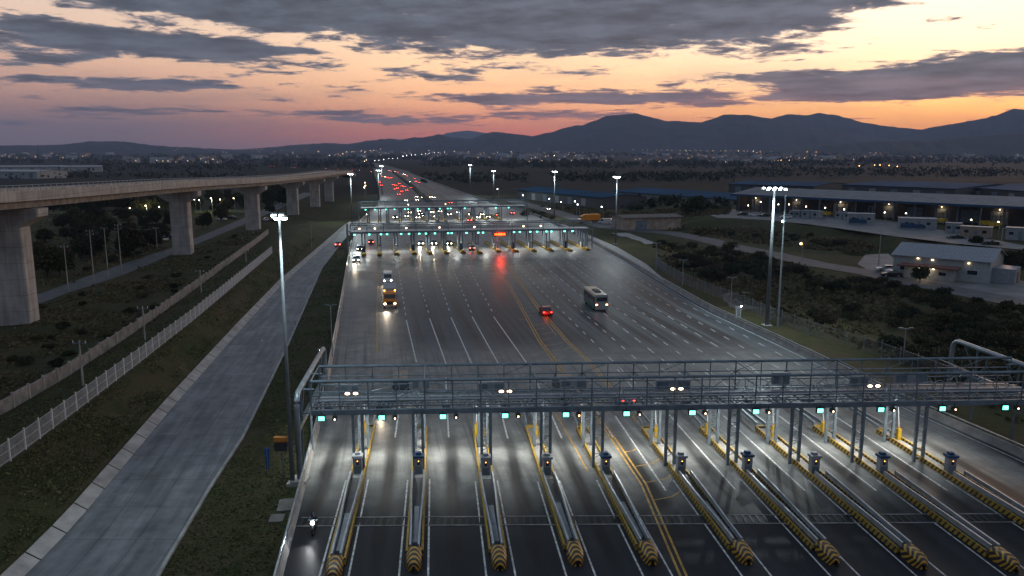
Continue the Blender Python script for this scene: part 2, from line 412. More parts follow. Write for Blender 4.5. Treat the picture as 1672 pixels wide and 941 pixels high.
# ---- roads: UV x counts lanes (or metres across), UV y is distance along
def road_sheet(name, left, right, ys, z, m, nc=10, uvfn=None, span=False):
    zf = z if callable(z) else (lambda y: z)
    me = bpy.data.meshes.new(name); V = []; Fc = []; uv = []
    for yy in ys:
        a, c = left(yy), right(yy)
        for i in range(nc + 1):
            x = lerp(a, c, i / nc); V.append((x, yy, zf(yy))); uv.append(uvfn(x, yy) if uvfn else (x - a, yy))
    for k in range(len(ys) - 1):
        for i in range(nc):
            o = k * (nc + 1) + i; Fc.append((o, o + 1, o + nc + 2, o + nc + 1))
    me.from_pydata(V, [], Fc); u = me.uv_layers.new(name='lane')
    for lp in me.loops: u.data[lp.index].uv = uv[lp.vertex_index]
    if span:
        u2 = me.uv_layers.new(name='span')
        for lp in me.loops: v = V[lp.vertex_index]; u2.data[lp.index].uv = ((lp.vertex_index % (nc + 1)) / nc * 24, v[1])
    me.materials.append(m); o = bpy.data.objects.new(name, me); COL.objects.link(o); return tag(o, kind='structure')
def lane_xy(px0, vp, py0): pass
# the ten islands of the near plaza: pixel of the cabinet on each, all heading for one vanishing point
ISL = [(585, 776), (684, 776), (793, 778), (893, 778), (988, 776), (1111, 776), (1219, 774), (1328, 776), (1439, 776), (1550, 776)]
VPN = (712.0, 252.0)
def dirto(vx, vy=248.0):
    d = ray(vx, vy); d.z = 0; return d.normalized()
DN = dirto(712); LN = Vector((DN.y, -DN.x, 0))          # along and across the near lanes
IB = [U(a, b) for a, b in ISL]
def lane_uv(x, yy):                          # which lane of the near plaza a point lies in
    p = Vector((x, yy, 0)); s = (p - IB[0]).dot(LN)
    ss_ = [(q - IB[0]).dot(LN) for q in IB]
    ss_ = [ss_[0] - 5.6] + ss_ + [ss_[-1] + 5.6, ss_[-1] + 11.2]
    k = 0
    while k < len(ss_) - 2 and ss_[k + 1] < s: k += 1
    return (k + (s - ss_[k]) / (ss_[k + 1] - ss_[k]), yy)
def plaza_mat():
    m = bpy.data.materials.new('plaza_paving'); t, n, l = nt(m); b = n['Principled BSDF']
    geo = n.new('ShaderNodeNewGeometry'); sep = n.new('ShaderNodeSeparateXYZ'); l.new(geo.outputs['Position'], sep.inputs[0])
    uvn = n.new('ShaderNodeUVMap'); uvn.uv_map = 'lane'
    su = n.new('ShaderNodeSeparateXYZ'); l.new(uvn.outputs[0], su.inputs[0])
    def M(op, a, bb=None):
        q = n.new('ShaderNodeMath'); q.operation = op
        for i, v in enumerate((a, bb)):
            if v is None: continue
            if isinstance(v, (int, float)): q.inputs[i].default_value = v
            else: l.new(v, q.inputs[i])
        return q.outputs[0]
    def ss(v, a, c, lo=0.0, hi=1.0):
        q = n.new('ShaderNodeMapRange'); q.interpolation_type = 'SMOOTHSTEP'; q.inputs[1].default_value = a; q.inputs[2].default_value = c; q.inputs[3].default_value = lo; q.inputs[4].default_value = hi; l.new(v, q.inputs[0]); return q.outputs[0]
    def mix(f, a, c):
        q = n.new('ShaderNodeMix'); q.data_type = 'RGBA'; l.new(f, q.inputs[0])
        for i, v in ((6, a), (7, c)):
            if isinstance(v, tuple): q.inputs[i].default_value = (*v, 1)
            else: l.new(v, q.inputs[i])
        return q.outputs[2]
    def nz(vec, s, d=5, r=.6):
        q = n.new('ShaderNodeTexNoise'); q.inputs['Scale'].default_value = s; q.inputs['Detail'].default_value = d; q.inputs['Roughness'].default_value = r; l.new(vec, q.inputs['Vector']); return q.outputs['Fac']
    uv2 = n.new('ShaderNodeUVMap'); uv2.uv_map = 'span'
    def stretch(sx, sy, src=None):
        q = n.new('ShaderNodeVectorMath'); q.operation = 'MULTIPLY'; q.inputs[1].default_value = (sx, sy, 1); l.new((src or uvn).outputs[0], q.inputs[0]); return q.outputs[0]
    Y = sep.outputs[1]; pos = geo.outputs['Position']
    conc1 = M('MULTIPLY', ss(M('ADD', Y, M('MULTIPLY', M('SUBTRACT', nz(pos, .5, 5), .5), 4.0)), 56, 66.5), ss(Y, 118, 100))  # concrete fades out towards the viewer, with the gantry's light spill in its colour
    conc2 = M('MULTIPLY', ss(Y, 204, 212), ss(Y, 290, 285))
    conc3 = M('MULTIPLY', ss(Y, 300, 304), ss(Y, 420, 400))
    lft = M('MULTIPLY', M('MULTIPLY', ss(su.outputs[0], 2.0, .7), ss(Y, 200, 110)), .75); lft = M('MULTIPLY', lft, ss(Y, 67.0, 67.4))
    cf = M('MINIMUM', M('ADD', M('ADD', conc1, conc2), M('ADD', conc3, lft)), 1.0)
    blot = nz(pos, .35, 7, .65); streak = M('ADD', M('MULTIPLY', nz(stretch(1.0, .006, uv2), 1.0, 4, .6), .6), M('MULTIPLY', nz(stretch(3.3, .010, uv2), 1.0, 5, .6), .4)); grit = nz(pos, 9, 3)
    conc = mix(ss(blot, .35, .68), (.135, .140, .136), (.22, .225, .216))
    asph = mix(ss(streak, .42, .57), (.010, .0135, .018), (.060, .072, .082))
    asph = mix(ss(blot, .5, .75), asph, (.036, .041, .047))
    s2 = n.new('ShaderNodeSeparateXYZ'); l.new(uv2.outputs[0], s2.inputs[0])
    pale = M('MULTIPLY', M('MULTIPLY', ss(streak, .47, .56), ss(s2.outputs[0], 11, 17)), ss(Y, 95, 130)); asph = mix(M('MULTIPLY', pale, .7), asph, (.115, .132, .138))  # motion streaks and teal highlights of the outbound lanes painted into the asphalt
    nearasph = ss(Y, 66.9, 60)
    asph = mix(M('MULTIPLY', nearasph, .8), asph, (.017, .018, .021))  # dark asphalt, darkened further to carry the vignette along the frame's bottom
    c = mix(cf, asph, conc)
    # tyre rubber and oil worn along the middle of each lane, strongest where cars stop
    fr = M('ABSOLUTE', M('SUBTRACT', M('FRACT', su.outputs[0]), .5))
    wob = M('MULTIPLY', M('SUBTRACT', nz(stretch(1.2, .12), 1.0, 4), .5), .16)
    fr = M('ABSOLUTE', M('ADD', M('SUBTRACT', M('FRACT', su.outputs[0]), .5), wob))
    oil = M('MULTIPLY', ss(fr, .17, .04), ss(nz(stretch(2.0, .06), 1.0, 5), .2, .46))
    oil = M('MULTIPLY', M('MULTIPLY', oil, ss(Y, 84, 65)), ss(Y, 46, 54))
    c = mix(M('MULTIPLY', oil, .95), c, (.010, .010, .011))
    # slab joints
    jy = M('ABSOLUTE', M('SUBTRACT', M('FRACT', M('DIVIDE', Y, 6.0)), .5)); jx = M('ABSOLUTE', M('SUBTRACT', M('FRACT', M('MULTIPLY', su.outputs[0], 2.0)), .5))
    j = M('MULTIPLY', M('MAXIMUM', ss(jy, .496, .4985), ss(jx, .486, .493)), cf)
    c = mix(M('MULTIPLY', j, .45), c, (.04, .04, .04))
    st2 = nz(stretch(5.0, .03, uv2), 1.0, 7, .72)
    c = mix(M('MULTIPLY', M('MULTIPLY', ss(st2, .47, .66), .62), cf), c, (.055, .056, .056))
    gm = n.new('ShaderNodeMix'); gm.data_type = 'RGBA'; gm.blend_type = 'MULTIPLY'; gm.inputs[0].default_value = 1.0
    l.new(c, gm.inputs[6])
    gr = n.new('ShaderNodeCombineColor'); gv = ss(grit, .3, .7, .82, 1.18)
    for k in range(3): l.new(gv, gr.inputs[k])
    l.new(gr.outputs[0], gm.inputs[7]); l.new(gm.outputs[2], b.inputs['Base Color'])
    ro = n.new('ShaderNodeMath'); ro.operation = 'MULTIPLY_ADD'; l.new(streak, ro.inputs[0]); ro.inputs[1].default_value = .4; ro.inputs[2].default_value = .30
    wet = M('MULTIPLY', M('MULTIPLY', ss(Y, 130, 208), ss(Y, 236, 214)), M('MULTIPLY', ss(blot, .3, .6, .55, 1.0), ss(s2.outputs[0], 17.5, 13.5))); l.new(M('MULTIPLY', ro.outputs[0], M('SUBTRACT', 1.0, M('MULTIPLY', wet, .42))), b.inputs['Roughness']); l.new(M('ADD', ss(Y, 70, 200, .10, .18), M('MULTIPLY', wet, .2)), b.inputs['Specular IOR Level'])
    bp = n.new('ShaderNodeBump'); bp.inputs['Strength'].default_value = .12; bp.inputs['Distance'].default_value = .03; l.new(grit, bp.inputs['Height']); l.new(bp.outputs[0], b.inputs['Normal'])
    return m
M_plaza = plaza_mat()
ysm = [24 + 2.5 * i for i in range(60)] + [176 + 6 * i for i in range(60)] + [540 + 25 * i for i in range(34)]
road_sheet('road', A_, lambda y: max(R_(y), A_(y) + 14), ysm, 0.0, M_plaza, 44, lane_uv, True)
def slab_mat(name, c0, c1, sx, sy, rough=.55, seam=.5):
    m = bpy.data.materials.new(name); t, n, l = nt(m); b = n['Principled BSDF']; b.inputs['Roughness'].default_value = rough
    uvn = n.new('ShaderNodeUVMap'); uvn.uv_map = 'lane'; geo = n.new('ShaderNodeNewGeometry')
    br = n.new('ShaderNodeTexBrick'); br.offset = 0.0; br.inputs['Scale'].default_value = 1.0; br.inputs['Brick Width'].default_value = sx; br.inputs['Row Height'].default_value = sy
    br.inputs['Mortar Size'].default_value = .05; br.inputs['Color1'].default_value = (*c0, 1); br.inputs['Color2'].default_value = (*c1, 1)
    br.inputs['Mortar'].default_value = tuple(v * (1 - seam) for v in c0) + (1,); br.inputs['Bias'].default_value = 0
    l.new(uvn.outputs[0], br.inputs['Vector'])
    q = n.new('ShaderNodeTexNoise'); q.inputs['Scale'].default_value = .5; q.inputs['Detail'].default_value = 8; q.inputs['Roughness'].default_value = .68; l.new(geo.outputs['Position'], q.inputs['Vector'])
    st = n.new('ShaderNodeVectorMath'); st.operation = 'MULTIPLY'; st.inputs[1].default_value = (1.1, .10, 1); l.new(uvn.outputs[0], st.inputs[0])
    q2 = n.new('ShaderNodeTexNoise'); q2.inputs['Scale'].default_value = 1.0; q2.inputs['Detail'].default_value = 5; l.new(st.outputs[0], q2.inputs['Vector'])
    ad = n.new('ShaderNodeMath'); ad.operation = 'ADD'; l.new(q.outputs['Fac'], ad.inputs[0]); l.new(q2.outputs['Fac'], ad.inputs[1])
    mr = n.new('ShaderNodeMapRange'); mr.inputs[1].default_value = .75; mr.inputs[2].default_value = 1.25; mr.inputs[3].default_value = .5; mr.inputs[4].default_value = 1.35; l.new(ad.outputs[0], mr.inputs[0])
    vm = n.new('ShaderNodeVectorMath'); vm.operation = 'SCALE'; l.new(br.outputs[0], vm.inputs[0]); l.new(mr.outputs[0], vm.inputs['Scale']); l.new(vm.outputs[0], b.inputs['Base Color'])
    return m
M_slab = slab_mat('frontage_concrete', (.162, .168, .172), (.122, .128, .134), 2.9, 5.5, .6, .5)
M_tar = mat('old_asphalt', (.075, .077, .082), .7, var=.35, scale=.4, bump=.3)
M_yard = mat('pale_yard_concrete', (.15, .152, .155), .7, var=.3, scale=.25)
M_dirt = mat('gravel_track', (.13, .122, .11), .9, var=.35, scale=.8, bump=.6)
M_conc = mat('weathered_concrete', (.30, .29, .275), .75, var=.28, scale=.7, bump=.25, bscale=5)
M_pier = mat('formed_pier_concrete', (.36, .35, .335), .78, var=.2, scale=.4, bump=.25, bscale=5)
def pier_detail(m):
    t, n, l = nt(m); b = n['Principled BSDF']; src = b.inputs['Base Color'].links[0].from_socket; geo = n.new('ShaderNodeNewGeometry')
    s = n.new('ShaderNodeSeparateXYZ'); l.new(geo.outputs['Position'], s.inputs[0])
    f = n.new('ShaderNodeMath'); f.operation = 'FRACT'; d = n.new('ShaderNodeMath'); d.operation = 'DIVIDE'; d.inputs[1].default_value = 2.6; l.new(s.outputs[2], d.inputs[0]); l.new(d.outputs[0], f.inputs[0])
    c = n.new('ShaderNodeMath'); c.operation = 'LESS_THAN'; c.inputs[1].default_value = .03; l.new(f.outputs[0], c.inputs[0])
    st = n.new('ShaderNodeVectorMath'); st.operation = 'MULTIPLY'; st.inputs[1].default_value = (2.2, 2.2, .12); l.new(geo.outputs['Position'], st.inputs[0]); q = n.new('ShaderNodeTexNoise'); q.inputs['Scale'].default_value = 1.0; q.inputs['Detail'].default_value = 6; l.new(st.outputs[0], q.inputs['Vector'])
    mr = n.new('ShaderNodeMapRange'); mr.inputs[1].default_value = .42; mr.inputs[2].default_value = .62; mr.inputs[3].default_value = 1.05; mr.inputs[4].default_value = .80; l.new(q.outputs['Fac'], mr.inputs[0])
    mm = n.new('ShaderNodeMath'); mm.operation = 'MULTIPLY_ADD'; mm.inputs[1].default_value = -.4; l.new(c.outputs[0], mm.inputs[0]); l.new(mr.outputs[0], mm.inputs[2])
    v = n.new('ShaderNodeVectorMath'); v.operation = 'SCALE'; l.new(src, v.inputs[0]); l.new(mm.outputs[0], v.inputs['Scale']); l.new(v.outputs[0], b.inputs['Base Color'])
pier_detail(M_pier)
M_concd = mat('dirty_concrete', (.22, .21, .20), .8, var=.4, scale=.9, bump=.3, bscale=5)
ysf = [20 + 4 * i for i in range(82)]
FZ = lambda y: lerp(-.8, -.02, sstep(240, 320, y))
road_sheet('frontage_road', lambda y: C_(y), lambda y: min(B_(y), A_(y) - .9) if y < 290 else A_(y) + .3, ysf, FZ, M_slab, 6)
ap = MB()
for k in range(72):                          # sloped concrete apron cast in panels along the bank
    y0 = 24 + 4 * k; y1 = y0 + 3.86
    def ax(y, o): return C_(y) - o
    dz = FZ(y0) + .8; ap.add([(ax(y0, -.05), y0, -.77 + dz), (ax(y0, 1.0), y0, -.17 + dz), (ax(y1, 1.0), y1, -.17 + dz), (ax(y1, -.05), y1, -.77 + dz), (ax(y0, 1.04), y0, -.6), (ax(y1, 1.04), y1, -.6)], [(0, 3, 2, 1), (1, 2, 5, 4)])
tag(ap.build('kerb_apron', M_conc), kind='structure')
kb = MB()
for yy0, yy1 in zip(ysf[:60], ysf[1:61]):    # low kerb on the plaza side of the frontage road
    a = Vector((min(B_(yy0), A_(yy0) - .9) + .12, yy0, -.74)); c = Vector((min(B_(yy1), A_(yy1) - .9) + .12, yy1, -.74)); kb.bar(a, c, .24, .2)
tag(kb.build('kerb', M_conc), kind='structure')
road_sheet('side_road', FL_, FR_, [60 + 8 * i for i in range(62)], -0.03, M_tar, 4)
def ribbon(name, W, width, z, m, label=None):
    b = MB(); rr = []
    for i, p in enumerate(W):
        d = (W[min(i + 1, len(W) - 1)] - W[max(i - 1, 0)]); d.z = 0; d.normalize(); nn = Vector((d.y, -d.x, 0)) * ((width[i] if isinstance(width, list) else width) / 2)
        rr.append([(p.x - nn.x, p.y - nn.y, z + p.z), (p.x + nn.x, p.y + nn.y, z + p.z)])
    b.loft(rr); return tag(b.build(name, m), kind='structure')
ribbon('service_road', SERVW, [9, 9, 9, 10, 12, 11, 9, 8.5, 8.5, 8.5, 8.5, 8.5, 8.5, 8.5, 8.5, 9], .0, M_tar)
SLIP = [U(a, b) for a, b in [(1093, 470), (1084, 456), (1055, 431), (1007, 403), (967, 386), (925, 368), (900, 364), (967, 397), (1023, 428)]]
sl = MB(); sl.add([(p.x, p.y, -.02) for p in SLIP], [tuple(range(len(SLIP)))]); tag(sl.build('slip_road', M_conc), kind='structure')
yd = MB(); rr = []
for k in range(41):
    x = lerp(YARDW[0].x - 4, YARDW[-1].x, k / 40); y0 = y_at(YARDW, x); y1 = y_at(BACKW, x) + 3
    rr.append([(x, y0, 3.0), (x, max(y1, y0 + 8), 3.0)])
yd.loft(rr); tag(yd.build('yard_pavement', M_yard), kind='structure')
fc = MB(); fo = [(1400, 431), (1413, 416), (1450, 414), (1475, 436), (1560, 452), (1640, 452), (1720, 470), (1720, 500), (1600, 480), (1500, 462), (1424, 445)]
fc.add([(*U(a, b)[:2], -.012) for a, b in fo], [tuple(range(len(fo)))]); tag(fc.build('forecourt_pavement', M_yard), kind='structure')
ribbon('dirt_path', [G(a, b) + Vector((0, 0, .1)) for a, b in [(1243, 470), (1222, 474), (1200, 481), (1188, 492), (1200, 500), (1222, 506)]], 5, .0, M_dirt)
ribbon('grass_path', [G(a, b) + Vector((0, 0, .12)) for a, b in [(1012, 381), (1030, 388), (1052, 396), (1062, 399)]], 6, .0, M_conc)
ribbon('distant_road', [U(a, b) for a, b in [(655, 281), (632, 275), (612, 268), (588, 263), (562, 259.5), (540, 255.5)]], 30, .3, M_tar)
# ---- painted markings on the plaza
M_white = mat('worn_white_paint', (.50, .50, .49), .6, var=.5, scale=2.5)
M_yel = mat('worn_yellow_paint', (.38, .21, .035), .6, var=.5, scale=2.0)
wl = MB(); yl = MB()
def mline(mb, pts, w=.15, dash=None, gap=None, ph=0.0, z=.008):
    W = [p if isinstance(p, Vector) else U(*p) for p in pts]
    for p, q in zip(W[:-1], W[1:]):
        d = q - p; L = d.length; d.normalize(); nn = Vector((d.y, -d.x, 0)) * (w / 2); t = ph
        while t < L:
            t2 = min(L, t + (dash or L)); a = p + d * t; b = p + d * t2
            mb.quad(*[Vector((v.x, v.y, z)) for v in (a - nn, a + nn, b + nn, b - nn)]); t += (dash or L) + (gap or 0) if dash else L + 1
for pts, so_ in (([(649, 423), (651.5, 445), (662.7, 517)], (680, 592)), ([(676, 419), (683.5, 454), (700.6, 514)], (729, 596)), ([(706.6, 430.6), (735.6, 512.4)], (772, 598)), ([(735.6, 432), (769.8, 511)], (816, 598)), ([(761, 429), (780, 465), (805, 511)], (862, 596))):
    mline(wl, pts, .16, 2.2, 3.1); q = pts[-1]; mline(wl, [(q[0] + .8, q[1] + 6), so_], .17)
mline(yl, [(620, 421), (619, 432), (615.4, 514), (615.6, 576)], .2)
VR = dirto(653); VRN = Vector((VR.y, -VR.x, 0)); base = U(958, 589)
for k in range(1, 11):
    p = base + VRN * (3.45 * k); pts = []
    for t in range(-60, 140, 4):
        q = p + VR * t
        if q.x < R_(q.y) - 1.2 and q.y < 215 and q.y > 92: pts.append(q)
    if len(pts) > 1: mline(wl, [pts[0], pts[-1]], .16, 2.0 if k % 3 else 3.0, 3.3, ph=.7 * k)
EDG = [Vector((R_(y) - .9, y, 0)) for y in range(40, 250, 6)]; mline(wl, EDG, .16)
mline(wl, [Vector((A_(y) + 1.1, y, 0)) for y in range(205, 260, 6)], .14)
for off in (0, .42):
    o = VRN * off
    mline(yl, [U(*p) + o for p in [(790, 421), (830, 466), (879, 557), (905, 592), (982, 693), (1047, 791), (1111, 941), (1125, 990)]], .17)
    mline(yl, [U(*p) + o for p in [(815, 418), (845, 458), (885, 512), (926, 560), (958, 589), (1000, 640), (1040, 690)]], .17)
mline(yl, [(903, 669), (930, 715), (960, 770)], .14); mline(yl, [(858, 476), (893, 528), (908, 548)], .12)
rnd = random.Random(5)
for k in range(26):                          # faded hatch strokes inside the painted median
    t = k / 26; yy = lerp(60, 150, t); L = PL([(790, 421), (830, 466), (879, 557), (905, 592), (982, 693), (1047, 791), (1111, 941)]); x = L(yy)
    s = rnd.choice([1, 1, 1, -1]); ln = rnd.uniform(1.2, 3.4)
    mline(yl, [Vector((x + .4, yy, 0)), Vector((x + .4 + ln * .6 * s, yy + ln * .25, 0)), Vector((x + .4 + ln * s, yy + ln * .7, 0))], .13)
for i, p in enumerate(IB):                   # guide lines beside each island and the long lane lines through the gantry
    for s in (-1, 1):
        mline(wl, [p + LN * (.98 * s) - DN * 20, p + LN * (.95 * s) - DN * 1], .13)
    if i in (0, 1, 2, 3, 4): mline(wl, [p + LN * 2.75 + DN * 9, p + LN * 2.7 + DN * 30], .17)
    if i >= 5: mline(wl, [p - LN * 2.2 - DN * 3, p - LN * 2.2 + DN * 16], .16); mline(wl, [p + LN * 2.2 + DN * 20, p + LN * 2.2 + DN * 34], .15, 3, 3)
for k, (a, b) in enumerate([(594, 419), (620, 418), (648, 417), (676.5, 416), (703, 416), (729, 415), (756, 414), (784, 415), (814, 412), (843, 412), (872, 411)]):
    p = U(a, b); d = dirto(640); nn = Vector((d.y, -d.x, 0)); q = U(a + (a - 640) * .02, b + 8.5)
    for s in (-1, 1): mline(wl, [p + nn * s * 1.0, q + nn * s * .1], .15)
for k in range(12):
    mline(wl, [U(629 + k * 5, 318), U(619 + k * 2.0, 290)] if k < 7 else [U(690 + (k - 7) * 14, 317), U(652 + (k - 7) * 6, 290)], .25, 4, 8)
tag(wl.build('road_markings_white', M_white), kind='structure'); tag(yl.build('road_markings_yellow', M_yel), kind='structure')
M_grate = mat('drain_grate_iron', (.02, .02, .022), .5, .6)
gr = MB(); gy = 56.4
for k in range(150):
    x = A_(gy) + .7 + k * .55
    if x < R_(gy) - 1: gr.box((x, gy + x * .012, .02), (.2, 1.25, .03))
x0, x1 = A_(gy) + .5, R_(gy) - 1
for dy in (-.7, .7): gr.bar((x0, gy + dy + x0 * .012, .02), (x1, gy + dy + x1 * .012, .02), .12, .04, 1)
tag(gr.build('road_drain', [M_grate, M_concd]), kind='structure')
# ---- hills: ridgelines with real relief far behind the city
def hills(name, prof, dist, depth, amp, m, seed, foot=0.0):
    P = [(math.atan2(ray(a, b).x, ray(a, b).y), (ray(a, b).z / math.hypot(ray(a, b).x, ray(a, b).y)) * dist + CAMH) for a, b in prof]
    rows_ = []; n = 420; a0, a1 = P[0][0], P[-1][0]; m_ = 26
    for k in range(m_ + 1):
        t = k / m_; r = []
        for i in range(n + 1):
            a = lerp(a0, a1, i / n); j = 0
            while j < len(P) - 2 and P[j + 1][0] < a: j += 1
            u = (a - P[j][0]) / (P[j + 1][0] - P[j][0]); hgt = lerp(P[j][1], P[j + 1][1], u)
            hgt += (fbm(a * 160, seed, 4, seed) - .47) * amp * .5
            tt = t / .6 if t < .6 else 1 - (t - .6) / .4
            rd = dist - depth * .6 + depth * t
            z = -8 + (hgt + 8) * (tt ** 1.25)
            rid = 1 - abs(2 * fbm(a * 70 + 3 * t, t * 3.0, 4, seed + 9) - 1)
            if k not in (0, m_): z += (rid - .75) * amp * 2.2 * math.sin(PI * min(1, tt)) * (0 if abs(t - .6) < .02 else 1)
            sc = rd / dist
            z = CAMH + (z - CAMH) * (sc if tt > .97 else 1)
            r.append((math.sin(a) * rd, math.cos(a) * rd, z))
        rows_.append(r)
    b = MB(); b.loft(rows_); return tag(b.build(name, m, smooth=True), kind='structure')
M_hill = mat('wooded_hillside', (.035, .038, .028), .95, var=.5, scale=.004, spec=.05)
hills('hills', [(-500, 236), (-200, 232), (0, 237), (95, 236), (146, 230), (201, 230), (251, 237), (352, 243), (420, 244)], 7000, 2600, 18, M_hill, 3)
hills('hills_middle', [(330, 247), (427, 242), (482, 236), (538, 233), (568, 235), (598, 229), (636, 225), (653, 228), (676, 223), (690, 224), (716, 218), (742, 224), (769, 226), (804, 213), (840, 217.5), (868, 221.5), (905, 213), (938, 203), (951, 203), (991, 187), (1039, 183), (1087, 195), (1145, 198), (1182, 185), (1223, 185), (1258, 192), (1320, 204), (1400, 219), (1480, 230), (1600, 243)], 7600, 3400, 26, M_hill, 7)
hills('mountains', [(1200, 232), (1230, 214), (1258, 192), (1286, 184), (1310, 186), (1339, 182), (1364, 185), (1414, 199), (1459, 205.5), (1505, 210), (1560, 222), (1640, 240)], 8600, 2600, 34, M_hill, 13)
hills('mountains_far', [(1440, 232), (1500, 211), (1535, 204), (1611, 191), (1656, 174), (1680, 177), (1760, 165), (1900, 180), (2200, 200)], 8300, 2600, 34, M_hill, 17)
hills('foothills', [(1250, 246), (1350, 234), (1450, 229), (1540, 226), (1620, 219), (1700, 214), (1900, 205), (2200, 214)], 5600, 2200, 18, M_hill, 23)
hills('mountains_pale', [(700, 228), (729, 216), (764, 211.5), (794, 216), (840, 226)], 14000, 3000, 20, M_hill, 29)
# ---- evening air
hz = MB(); hz.box((0, 5000, 255), (30000, 20000, 540))
mh = bpy.data.materials.new('evening_haze'); t_, n_, l_ = nt(mh); n_.clear()
o_ = n_.new('ShaderNodeOutputMaterial'); pv = n_.new('ShaderNodeVolumePrincipled'); l_.new(pv.outputs[0], o_.inputs['Volume'])
pv.inputs['Color'].default_value = (.52, .66, 1.0, 1); pv.inputs['Density'].default_value = 0.75e-4
tag(hz.build('haze', mh), kind='stuff')
# ================================================================ MATERIALS OF THE THINGS
M_steel = mat('galvanised_steel', (.26, .31, .345), .42, .55, var=.2, scale=1.2)
M_steeld = mat('weathered_grey_steel', (.13, .175, .21), .5, .3, var=.3, scale=1.0)
M_dark = mat('dark_equipment', (.025, .027, .03), .6)
M_panel = mat('grey_cabinet_paint', (.23, .25, .275), .55, .1, var=.18)
M_white_p = mat('white_paint', (.62, .63, .63), .5, var=.12)
M_rubber = mat('rubber', (.012, .012, .013), .85)
M_glass = mat('dark_glass', (.012, .015, .02), .08, var=.05, spec=.8)
M_orange = mat('orange_paint', (.62, .22, .015), .35, var=.08)
M_yelp = mat('machine_yellow', (.50, .32, .02), .5, var=.15)
M_blue = mat('blue_sheet', (.015, .055, .12), .7, var=.2)
M_green_sig = emat('green_signal', (.16, 1.0, .70), 3.6, True)
M_lamp_w = emat('floodlight_glow', (.88, 1.0, .97), 26, False)
M_lamp_warm = emat('warm_lamp_glow', (1.0, .66, .42), 7, False)
M_lamp_am = emat('amber_lamp_glow', (1.0, .45, .13), 14)
M_street = emat('street_lamp_glow', (1.0, .76, .46), 16)
M_streetw = emat('white_street_lamp_glow', (.92, .97, 1.0), 18)
M_red_sign = emat('red_led_glow', (1.0, .028, .004), 16, True)
M_head = emat('headlight_glow', (1.0, .83, .62), 30, False)
M_tail = emat('tail_light_glow', (1.0, .035, .02), 14, False)
M_tailhot = emat('bright_tail_light_glow', (1.0, .30, .17), 12)
M_win = emat('lit_window', (1.0, .68, .35), 1.6)
def stripe_mat(name, freq, axis_uv=True):
    m = bpy.data.materials.new(name); t, n, l = nt(m); b = n['Principled BSDF']; b.inputs['Roughness'].default_value = .5
    geo = n.new('ShaderNodeNewGeometry'); dt = n.new('ShaderNodeVectorMath'); dt.operation = 'DOT_PRODUCT'; l.new(geo.outputs['Position'], dt.inputs[0])
    dt.inputs[1].default_value = (DN.x * freq, DN.y * freq, freq * .75)
    f = n.new('ShaderNodeMath'); f.operation = 'FRACT'; l.new(dt.outputs['Value'], f.inputs[0])
    c = n.new('ShaderNodeMath'); c.operation = 'GREATER_THAN'; c.inputs[1].default_value = .42; l.new(f.outputs[0], c.inputs[0])
    sz = n.new('ShaderNodeSeparateXYZ'); l.new(geo.outputs['Normal'], sz.inputs[0]); tz = n.new('ShaderNodeMath'); tz.operation = 'GREATER_THAN'; tz.inputs[1].default_value = .7; l.new(sz.outputs[2], tz.inputs[0]); c2 = n.new('ShaderNodeMath'); c2.operation = 'MAXIMUM'; l.new(tz.outputs[0], c2.inputs[0]); l.new(c.outputs[0], c2.inputs[1]); c = c2
    q = n.new('ShaderNodeTexNoise'); q.inputs['Scale'].default_value = 2.0; q.inputs['Detail'].default_value = 6; l.new(geo.outputs['Position'], q.inputs['Vector'])
    mr = n.new('ShaderNodeMapRange'); mr.inputs[1].default_value = .3; mr.inputs[2].default_value = .7; mr.inputs[3].default_value = .55; mr.inputs[4].default_value = 1.15; l.new(q.outputs['Fac'], mr.inputs[0])
    mx = n.new('ShaderNodeMix'); mx.data_type = 'RGBA'; l.new(c.outputs[0], mx.inputs[0]); mx.inputs[6].default_value = (.02, .02, .02, 1); mx.inputs[7].default_value = (.42, .26, .03, 1)
    vm = n.new('ShaderNodeVectorMath'); vm.operation = 'SCALE'; l.new(mx.outputs[2], vm.inputs[0]); l.new(mr.outputs[0], vm.inputs['Scale']); l.new(vm.outputs[0], b.inputs['Base Color'])
    return m
M_stripe = stripe_mat('yellow_black_stripes', 1.9)
M_yelkerb = mat('scuffed_yellow_kerb', (.48, .29, .035), .6, var=.4, scale=2.2)
def light(kind, loc, power, col=(1, 1, 1), size=.25, aim=None, angle=140, blend=.6, parent=None, name='lamp'):
    d = bpy.data.lights.new(name, kind); d.energy = power; d.color = col; d.shadow_soft_size = size
    if kind == 'SPOT': d.spot_size = R(angle); d.spot_blend = blend
    o = bpy.data.objects.new(name, d); COL.objects.link(o); o.location = loc
    if aim is not None: o.rotation_euler = (Vector(aim) - Vector(loc)).to_track_quat('-Z', 'Y').to_euler()
    return o
# ================================================================ BARRIERS, FENCES, WALLS
def jersey(name, line, ys, label, rail=True, h=.85, inset=0.0, sgn=1):
    P = [Vector((line(y) + inset, y, 0)) for y in ys]
    t = thing(name, label, 'barrier', P[0])
    b = MB(); rr = []
    for p in P: rr.append([(p.x - .3, p.y, -.1), (p.x - .14, p.y, .35), (p.x - .09, p.y, h), (p.x + .09, p.y, h), (p.x + .14, p.y, .35), (p.x + .3, p.y, -.02)])
    b.loft(rr); b.build('concrete_wall', M_conc, t)
    if rail:
        r = MB(); r.path([p + Vector((0, 0, h + .28)) for p in P], .075, 6)
        for i in range(0, len(P) - 1):
            for k in range(2):
                q = P[i].lerp(P[i + 1], k / 2); r.box((q.x, q.y, h + .12), (.08, .1, .3))
        r.build('hand_rail', M_steel, t)
    return t
jersey('concrete_barrier', A_, [26 + 4 * k for k in range(55)], 'long concrete barrier with steel rail between the grass strip and the leftmost toll lane', h=.8)
